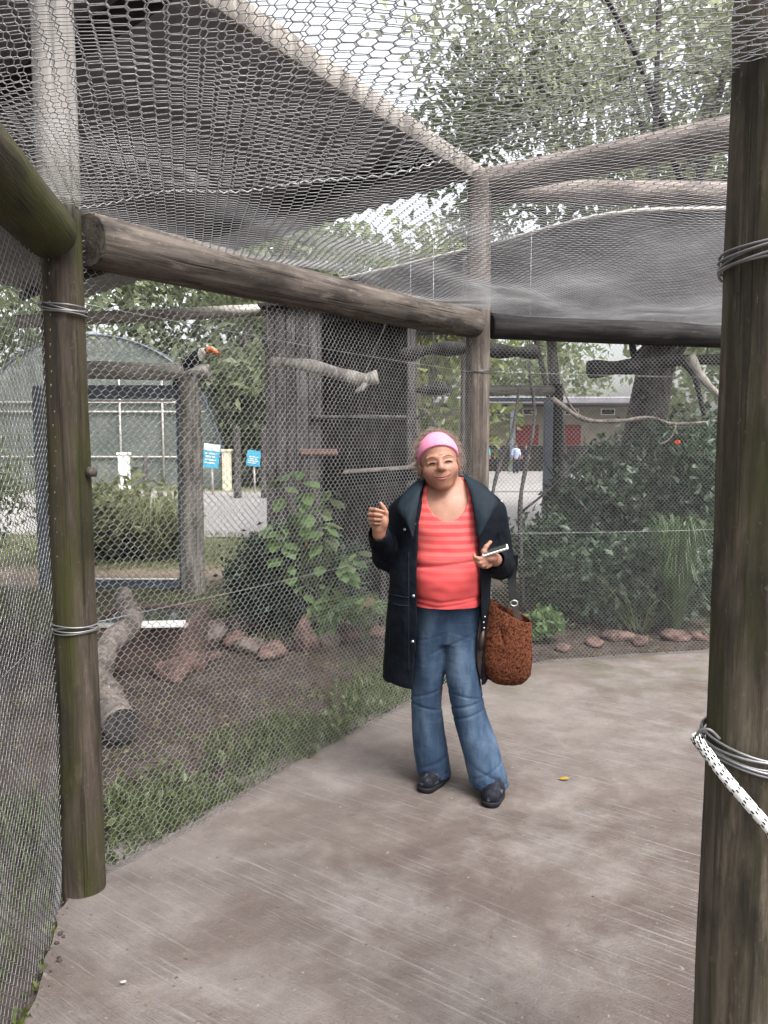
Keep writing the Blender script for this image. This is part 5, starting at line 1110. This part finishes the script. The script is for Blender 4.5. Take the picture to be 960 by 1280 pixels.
q_ = n_ * (mm + 1); ix = lambda s_, i, j: s_ * q_ + i * (mm + 1) + j
for i in range(n_ - 1):
    for j in range(mm): F.append((ix(0, i, j), ix(0, i + 1, j), ix(0, i + 1, j + 1), ix(0, i, j + 1))); F.append((ix(1, i, j), ix(1, i, j + 1), ix(1, i + 1, j + 1), ix(1, i + 1, j)))
    F.append((ix(0, i, 0), ix(1, i, 0), ix(1, i + 1, 0), ix(0, i + 1, 0))); F.append((ix(0, i, mm), ix(0, i + 1, mm), ix(1, i + 1, mm), ix(1, i, mm)))
F.append([ix(0, 0, j) for j in range(mm + 1)] + [ix(1, 0, j) for j in range(mm, -1, -1)]); F.append([ix(0, n_ - 1, j) for j in range(mm, -1, -1)] + [ix(1, n_ - 1, j) for j in range(mm + 1)])
mesh_obj('collar', V, F, M['collar'], coat)
DG = bpy.context.evaluated_depsgraph_get()
def on_front(objs, px, py):
    """point where a sighted line first meets the woman's clothing (to sew small fittings onto it)"""
    best = None
    for o in objs:
        bv = BVHTree.FromObject(o, DG); m = wm(o).inverted(); og = m @ Vector((0, 0, CAM_Z)); dr = (m.to_3x3() @ ray(px, py)).normalized(); h, nn2, _, ds = bv.ray_cast(og, dr)
        if h is not None and (best is None or ds < best[2]): best = (wm(o) @ h, wm(o).to_3x3() @ nn2, ds)
    return best
DG.update(); clothes = [coat] + list(coat.children)
for (px, py) in ((500, 640), (519, 655), (506, 662), (613, 636), (627, 627), (517, 745), (516, 802), (597, 745)):
    h = on_front(clothes, px, py)
    if h: MB().tube([h[0] + h[1] * .0005, h[0] + h[1] * .004], [.0068, .0055], 10).obj('snap_button', M['snap'], coat)
zp = [h[0] + h[1] * .002 for h in (on_front(clothes, 596.5, py_) for py_ in range(676, 776, 6)) if h]
if len(zp) > 3: MB().tube(zp, .0028, 6).obj('zip', M['snap'], coat)
for pts_ in ([(486, 742), (494, 744), (503, 746), (511, 747)], [(486, 752), (494, 755), (503, 757), (511, 757)]):
    q = [h[0] + h[1] * .0015 for h in (on_front(clothes, *p_) for p_ in pts_) if h]
    if len(q) > 2: MB().tube(spline(q, 4), .0024, 6).obj('pocket_seam', M['collar'], coat)
q = [h[0] + h[1] * .001 for h in (on_front(clothes, 511, py_) for py_ in range(690, 846, 8)) if h]
MB().tube(q, .0018, 5).obj('placket_seam', M['collar'], coat)
# shoes
def shoe(heel, toe):
    heel, toe = np.array(heel), np.array(toe); d = (toe - heel) / np.linalg.norm(toe - heel); L_ = np.linalg.norm(toe - heel); p = lambda u, z, s_=0: heel + d * L_ * u + np.array([-d[1], d[0], 0]) * s_ + np.array([0, 0, z])
    lo, hi = np.minimum(heel, toe) - .09, np.maximum(heel, toe) + .09; lo[2], hi[2] = -.01, .17
    s = SDF(lo, hi, .004); s.cap(p(.12, .045), p(.55, .045), .042, .046, .02); s.cap(p(.5, .042), p(.86, .034), .046, .038, .02); s.cap(p(.16, .10), p(.30, .05), .040, .044, .02); s.half(lambda X, Y, Z: .016 - Z); V, F = s.mesh(1)
    sh = mesh_obj('shoe', V, F, M['shoe'], woman); s = SDF(lo, hi, .004); s.cap(p(.10, .02), p(.5, .02), .046, .046, .01); s.cap(p(.5, .02), p(.88, .02), .049, .041, .01); s.half(lambda X, Y, Z: np.maximum(Z - .024, .0015 - Z)); V, F = s.mesh(0); mesh_obj('sole', V, F, M['sole'], sh)
    mb = MB()
    for k in range(4): u = .42 + .09 * k; mb.tube(spline([p(u, .076 - .02 * (k * .25), -.026), p(u + .04, .092 - .024 * (k * .3), 0), p(u, .076 - .02 * (k * .25), .026)], 3), .003, 6)
    mb.obj('shoelace', M['sole'], sh)
shoe((W(553, 970, .07)[0], Y0 + .075, 0), (gnd(530, 988).x, gnd(530, 988).y - .02, 0)); shoe((W(617, 985, .0)[0] + .0, Y0 - .055, 0), (gnd(612, 1006).x, gnd(612, 1006).y - .02, 0))

# ------------------------------------------------------------------ phone and bag
PH = thing('phone', W(618, 689, -.22), 'slim white phone lying in the hand of the person', 'phone')
pc = W(619, 688.2, -.228); ax = (W(634.5, 683.5, -.235) - W(604, 693, -.221)); ax = Vector(ax).normalized(); up_ = Vector((-.25, -.10, 1)); up_ = (up_ - ax * up_.dot(ax)).normalized(); sd2 = up_.cross(ax); rt_ = Matrix((ax, sd2, up_)).transposed()
MB().box(pc, (.105, .062, .0085), rt_, .003).obj('casing', M['white_paint'], PH, False); MB().box(Vector(pc) + up_ * .0047, (.094, .054, .0008), rt_).obj('screen', M['water'], PH, False); MB().box(Vector(pc) - sd2 * .0312, (.095, .0008, .002), rt_).obj('edge_line', M['black'], PH, False)
M['curl'] = NT('curly_fleece'); g = M['curl']; g.set(.95, 0, .1); cc = g.coord(); vr = g.n('TexVoronoi'); vr.inputs['Scale'].default_value = 120; dv = g.n('TexNoise'); dv.inputs['Scale'].default_value = 30; g.l(cc, dv.inputs['Vector']); g.l(g.mix(.06, cc, dv.outputs['Color']), vr.inputs['Vector'])
g.base(g.ramp(vr.outputs['Distance'], [(.0, (.15, .052, .025)), (.45, (.085, .028, .014)), (.8, (.02, .007, .004))])); g.bump(vr.outputs['Distance'], -.8, .010); M['curl'] = g.m
M['leather'] = simple('leather', (.035, .02, .016), (.02, .012, .01), 20, .45, 0, .4)
BAG = thing('shoulder_bag', W(634, 852, -.03), 'curly brown fleece bag with black strap hanging from the person', 'bag'); by = -.05
BR = rows([(748, 606, 664, by, .058), (775, 603, 665, by, .068), (800, 601, 667, by, .078), (825, 600.5, 667, by, .080), (842, 606, 663, by, .07), (851, 616, 654, by, .05), (855, 626, 646, by, .02)])
s = SDF((W(592, 0, by)[0], Y0 + by - .12, .36), (W(676, 0, by)[0], Y0 + by + .12, .90), .0042); s.col(BR, .0, pw=2.4)
xa_, za_, xb_, zb_ = W(613, 752, by)[0], W(613, 752, by)[2], W(661, 775, by)[0], W(661, 775, by)[2]
s.half(lambda X, Y, Z: (Z - np.where(X < xa_, za_ - (xa_ - X) * 1.2, za_ + (zb_ - za_) * (X - xa_) / (xb_ - xa_) + .25 * np.maximum(Y - Y0 - by, 0) - .012 * np.sin(np.clip((X - xa_) / (xb_ - xa_), 0, 1) * np.pi))) * .8)
s.col([(r[0], r[1], r[2], max(r[3] - .010, .005), max(r[4] - .010, .005)) for r in BR if r[0] > W(640, 842, by)[2]], .0, True, ext=(.1, 0), pw=2.4)
V, F = s.mesh(1); N = vnormals(V, F); fold = np.zeros(len(V))
for a, b, wd, am in ((W(620, 765, by - .07), W(632, 815, by - .08), .007, -.009), (W(615, 762, by - .06), W(616, 800, by - .07), .008, .006), (W(628, 770, by - .07), W(640, 800, by - .08), .008, .006), (W(645, 780, by - .06), W(650, 810, by - .07), .009, -.005)): fold += foldline(a, b, wd, am)
V = V + N * fold[:, None]; V = wobble(V, F, .0018, 80, 4); V = wobble(V, F, .005, 13, 6); mesh_obj('pouch', V, F, M['curl'], BAG)
def strap(name, pts, w_, th, mat):
    pth = spline([W(*p) for p in pts], 5); mb = MB(); V = []; F = []
    for i, p in enumerate(pth):
        t_ = (pth[min(i + 1, len(pth) - 1)] - pth[max(i - 1, 0)]).normalized(); sd_ = t_.cross(Vector((0, 1, 0))).normalized(); nf = t_.cross(sd_)
        for a, b in ((-1, -1), (1, -1), (1, 1), (-1, 1)): V.append(p + sd_ * w_ / 2 * a + nf * th / 2 * b)
    for i in range(len(pth) - 1):
        for k in range(4): F.append((i * 4 + k, i * 4 + (k + 1) % 4, i * 4 + 4 + (k + 1) % 4, i * 4 + 4 + k))
    F += [(3, 2, 1, 0), tuple(len(V) - 4 + k for k in range(4))]; return mesh_obj(name, V, F, mat, BAG, False)
strap('strap', [(643, 694, .0), (641.5, 710, .01), (640, 725, .0), (641, 740, -.03), (642.5, 751, by)], .034, .005, M['black'])
strap('strap', [(644, 757, by), (646, 768, by - .005), (650, 776, by - .01)], .026, .005, M['leather'])
strap('strap', [(612, 700, .03), (610, 725, .02), (609, 745, .0), (610, 762, by - .02)], .024, .005, M['black'])
strap('side_panel', [(603, 772, by - .04), (600, 800, by - .05), (600, 830, by - .045), (604, 848, by - .03)], .022, .012, M['leather'])
MB().tube([W(642.5 + 4.5 * math.cos(a), 754 + 3.5 * math.sin(a), by) for a in [i * math.pi / 8 for i in range(17)]], .003, 6, False).obj('ring', M['snap'], BAG)
for (x_, y_) in ((606, 771), (604.5, 778), (605, 785)): MB().tube([W(x_, y_, by - .065), W(x_, y_, by - .072)], [.0045, .003], 8).obj('stud', M['snap'], BAG)
tb_ = MB(); tb_.tube([W(604, 788, by - .06), W(602, 800, by - .065), W(600, 812, by - .06)], [.008, .012, .010], 8); tb_.obj('tassel', M['leather'], BAG)

# ================================================================== TOUCAN
TY = YR - .03
def T(px, py, dy=0.0): return np.array(at(px, py, TY + dy))
TC = thing('toucan', T(232, 463), 'black and white toucan with orange bill perched on the pale log', 'bird')
s = SDF(T(214, 486, -.16), T(262, 430, .16), .007) if False else SDF((T(212, 460)[0], TY - .15, T(230, 484)[2]), (T(264, 460)[0], TY + .15, T(240, 430)[2]), .007)
s.ell(T(238.5, 454), (.072, .068, .12), .02, m=[[math.cos(.75), 0, math.sin(.75)], [0, 1, 0], [-math.sin(.75), 0, math.cos(.75)]])
s.cap(T(244, 448), T(253, 440), .062, .052, .03); s.ell(T(255, 438.5), (.052, .045, .045), .02); s.cap(T(231, 463), T(226, 467), .055, .04, .03); s.cap(T(226, 467, .01), T(220, 479, .02), .034, .026, .02); s.cap(T(222, 474, .01), T(219, 481, .02), .026, .03, .01)
V, F = s.mesh(2); body_t = mesh_obj('body', V, F, None, TC); g = NT('feathers'); g.set(.55, 0, .4); at2 = g.n('Attribute', attribute_name='tint'); g.base(g.ramp(at2.outputs['Fac'], [(.45, (.012, .014, .022)), (.55, (.82, .79, .70))])); body_t.data.materials.append(g.m)
def near(c, r): return np.linalg.norm((V - T(*c)) * np.array([1, .6, 1]), axis=1) < r
tint = (near((256, 443), .075) & (V[:, 0] > T(249.5, 440)[0]) & (V[:, 2] < T(250, 435.5)[2])) | near((226, 464), .058); set_tint(body_t, tint.astype(float), 1)
pth = spline([T(257, 438.5, -.01), T(263, 437.6, -.012), T(269.5, 440.5, -.014), T(274.5, 446, -.016)], 5); n_ = len(pth)
M['bill'] = simple('bill', (.85, .24, .02), (.72, .13, .01), 12, .35, 0, .5)
bl = MB().tube(pth, [.036 * (1 - (i / n_) ** 2.2 * .75) for i in range(n_)], 12).obj('bill', M['bill'], TC); MB().tube(pth[-4:], [.0235, .020, .016, .008], 12).obj('bill_tip', M['black'], bl)
MB().tube([p + Vector((0, -.004, .024)) for p in pth[2:12]], .014, 8).obj('bill_ridge', M['cream_paint'], bl)
MB().tube([T(256.5, 437, -.042), T(256.5, 437, -.050)], [.011, .006], 10).obj('eye', M['black'], TC)
for dx in (-1.5, 2): MB().tube([T(237 + dx, 464, -.04), T(238 + dx, 467.5, -.09), T(239 + dx, 470, -.105)], .008, 6).obj('foot', M['steel_blue'], TC)

# ================================================================== FAR PEOPLE
def far_person(px, py, Y, h, top, legs, label, seated=False):
    b = gnd(px, 590); b = np.array([at(px, 560, Y).x, Y, 0.0]); t = thing('person', b, label, 'person'); vx = .02; k = h / 1.6
    q = lambda x, y, z: b + np.array([x, y, z]) * k
    s = SDF(b - np.array([.4, .3, .02]), b + np.array([.4, .3, 1.75 * k]), vx); s.ell(q(0, 0, 1.48), (.09 * k, .1 * k, .12 * k), .02); s.cap(q(0, 0, 1.3), q(0, 0, 1.42), .05 * k, .05 * k, .03); s.cap(q(0, 0, .9), q(0, 0, 1.25), .11 * k, .13 * k, .05)
    for s_ in (-1, 1): s.cap(q(.16 * s_, 0, 1.27), q(.22 * s_, -.03, 1.0), .045 * k, .04 * k, .04); s.cap(q(.22 * s_, -.03, 1.0), q(.2 * s_, -.12, .8), .038 * k, .03 * k, .03); s.cap(q(.08 * s_, 0, .88), q(.09 * s_, 0, .06), .08 * k, .05 * k, .04)
    V, F = s.mesh(1); mesh_obj('body', V, F, M['skin'], t)
    s = SDF(b - np.array([.4, .3, .02]), b + np.array([.4, .3, 1.75 * k]), vx); s.cap(q(0, 0, .88), q(0, 0, 1.25), .15 * k, .16 * k, .05); [s.cap(q(.16 * s_, 0, 1.28), q(.22 * s_, -.03, 1.02), .065 * k, .06 * k, .03) for s_ in (-1, 1)]; V, F = s.mesh(1); mesh_obj('top', V, F, top, t)
    s = SDF(b - np.array([.4, .3, .02]), b + np.array([.4, .3, 1.75 * k]), vx); [s.cap(q(.08 * s_, 0, .86), q(.09 * s_, 0, .12), .1 * k, .075 * k, .03) for s_ in (-1, 1)]; V, F = s.mesh(1); mesh_obj('trousers', V, F, legs, t)
    s = SDF(b - np.array([.4, .3, .02]), b + np.array([.4, .3, 1.75 * k]), vx); s.ell(q(0, .02, 1.52), (.105 * k, .11 * k, .11 * k), .02); V, F = s.mesh(1); mesh_obj('hair', V, F, M['plank_dark'], t)
M['turq'] = simple('turquoise', (.04, .42, .48), (.03, .36, .42), 8); M['tblue'] = simple('tblue', (.20, .28, .5), (.5, .52, .6), 4); M['tdark'] = simple('tdark', (.02, .02, .03), (.03, .03, .04), 8)
far_person(607, 575, 37, 1.42, M['turq'], M['tdark'], 'far person in turquoise top seen beside the pale post')
far_person(623, 575, 38, 1.36, M['tdark'], M['tdark'], 'far person in dark clothes next to the turquoise one')
far_person(645, 575, 37.5, 1.38, M['tblue'], M['tdark'], 'far person in pale blue top behind the slim stems')
far_person(657, 575, 39, 1.34, M['tdark'], M['tdark'], 'far person in dark clothes right of the pale blue one')
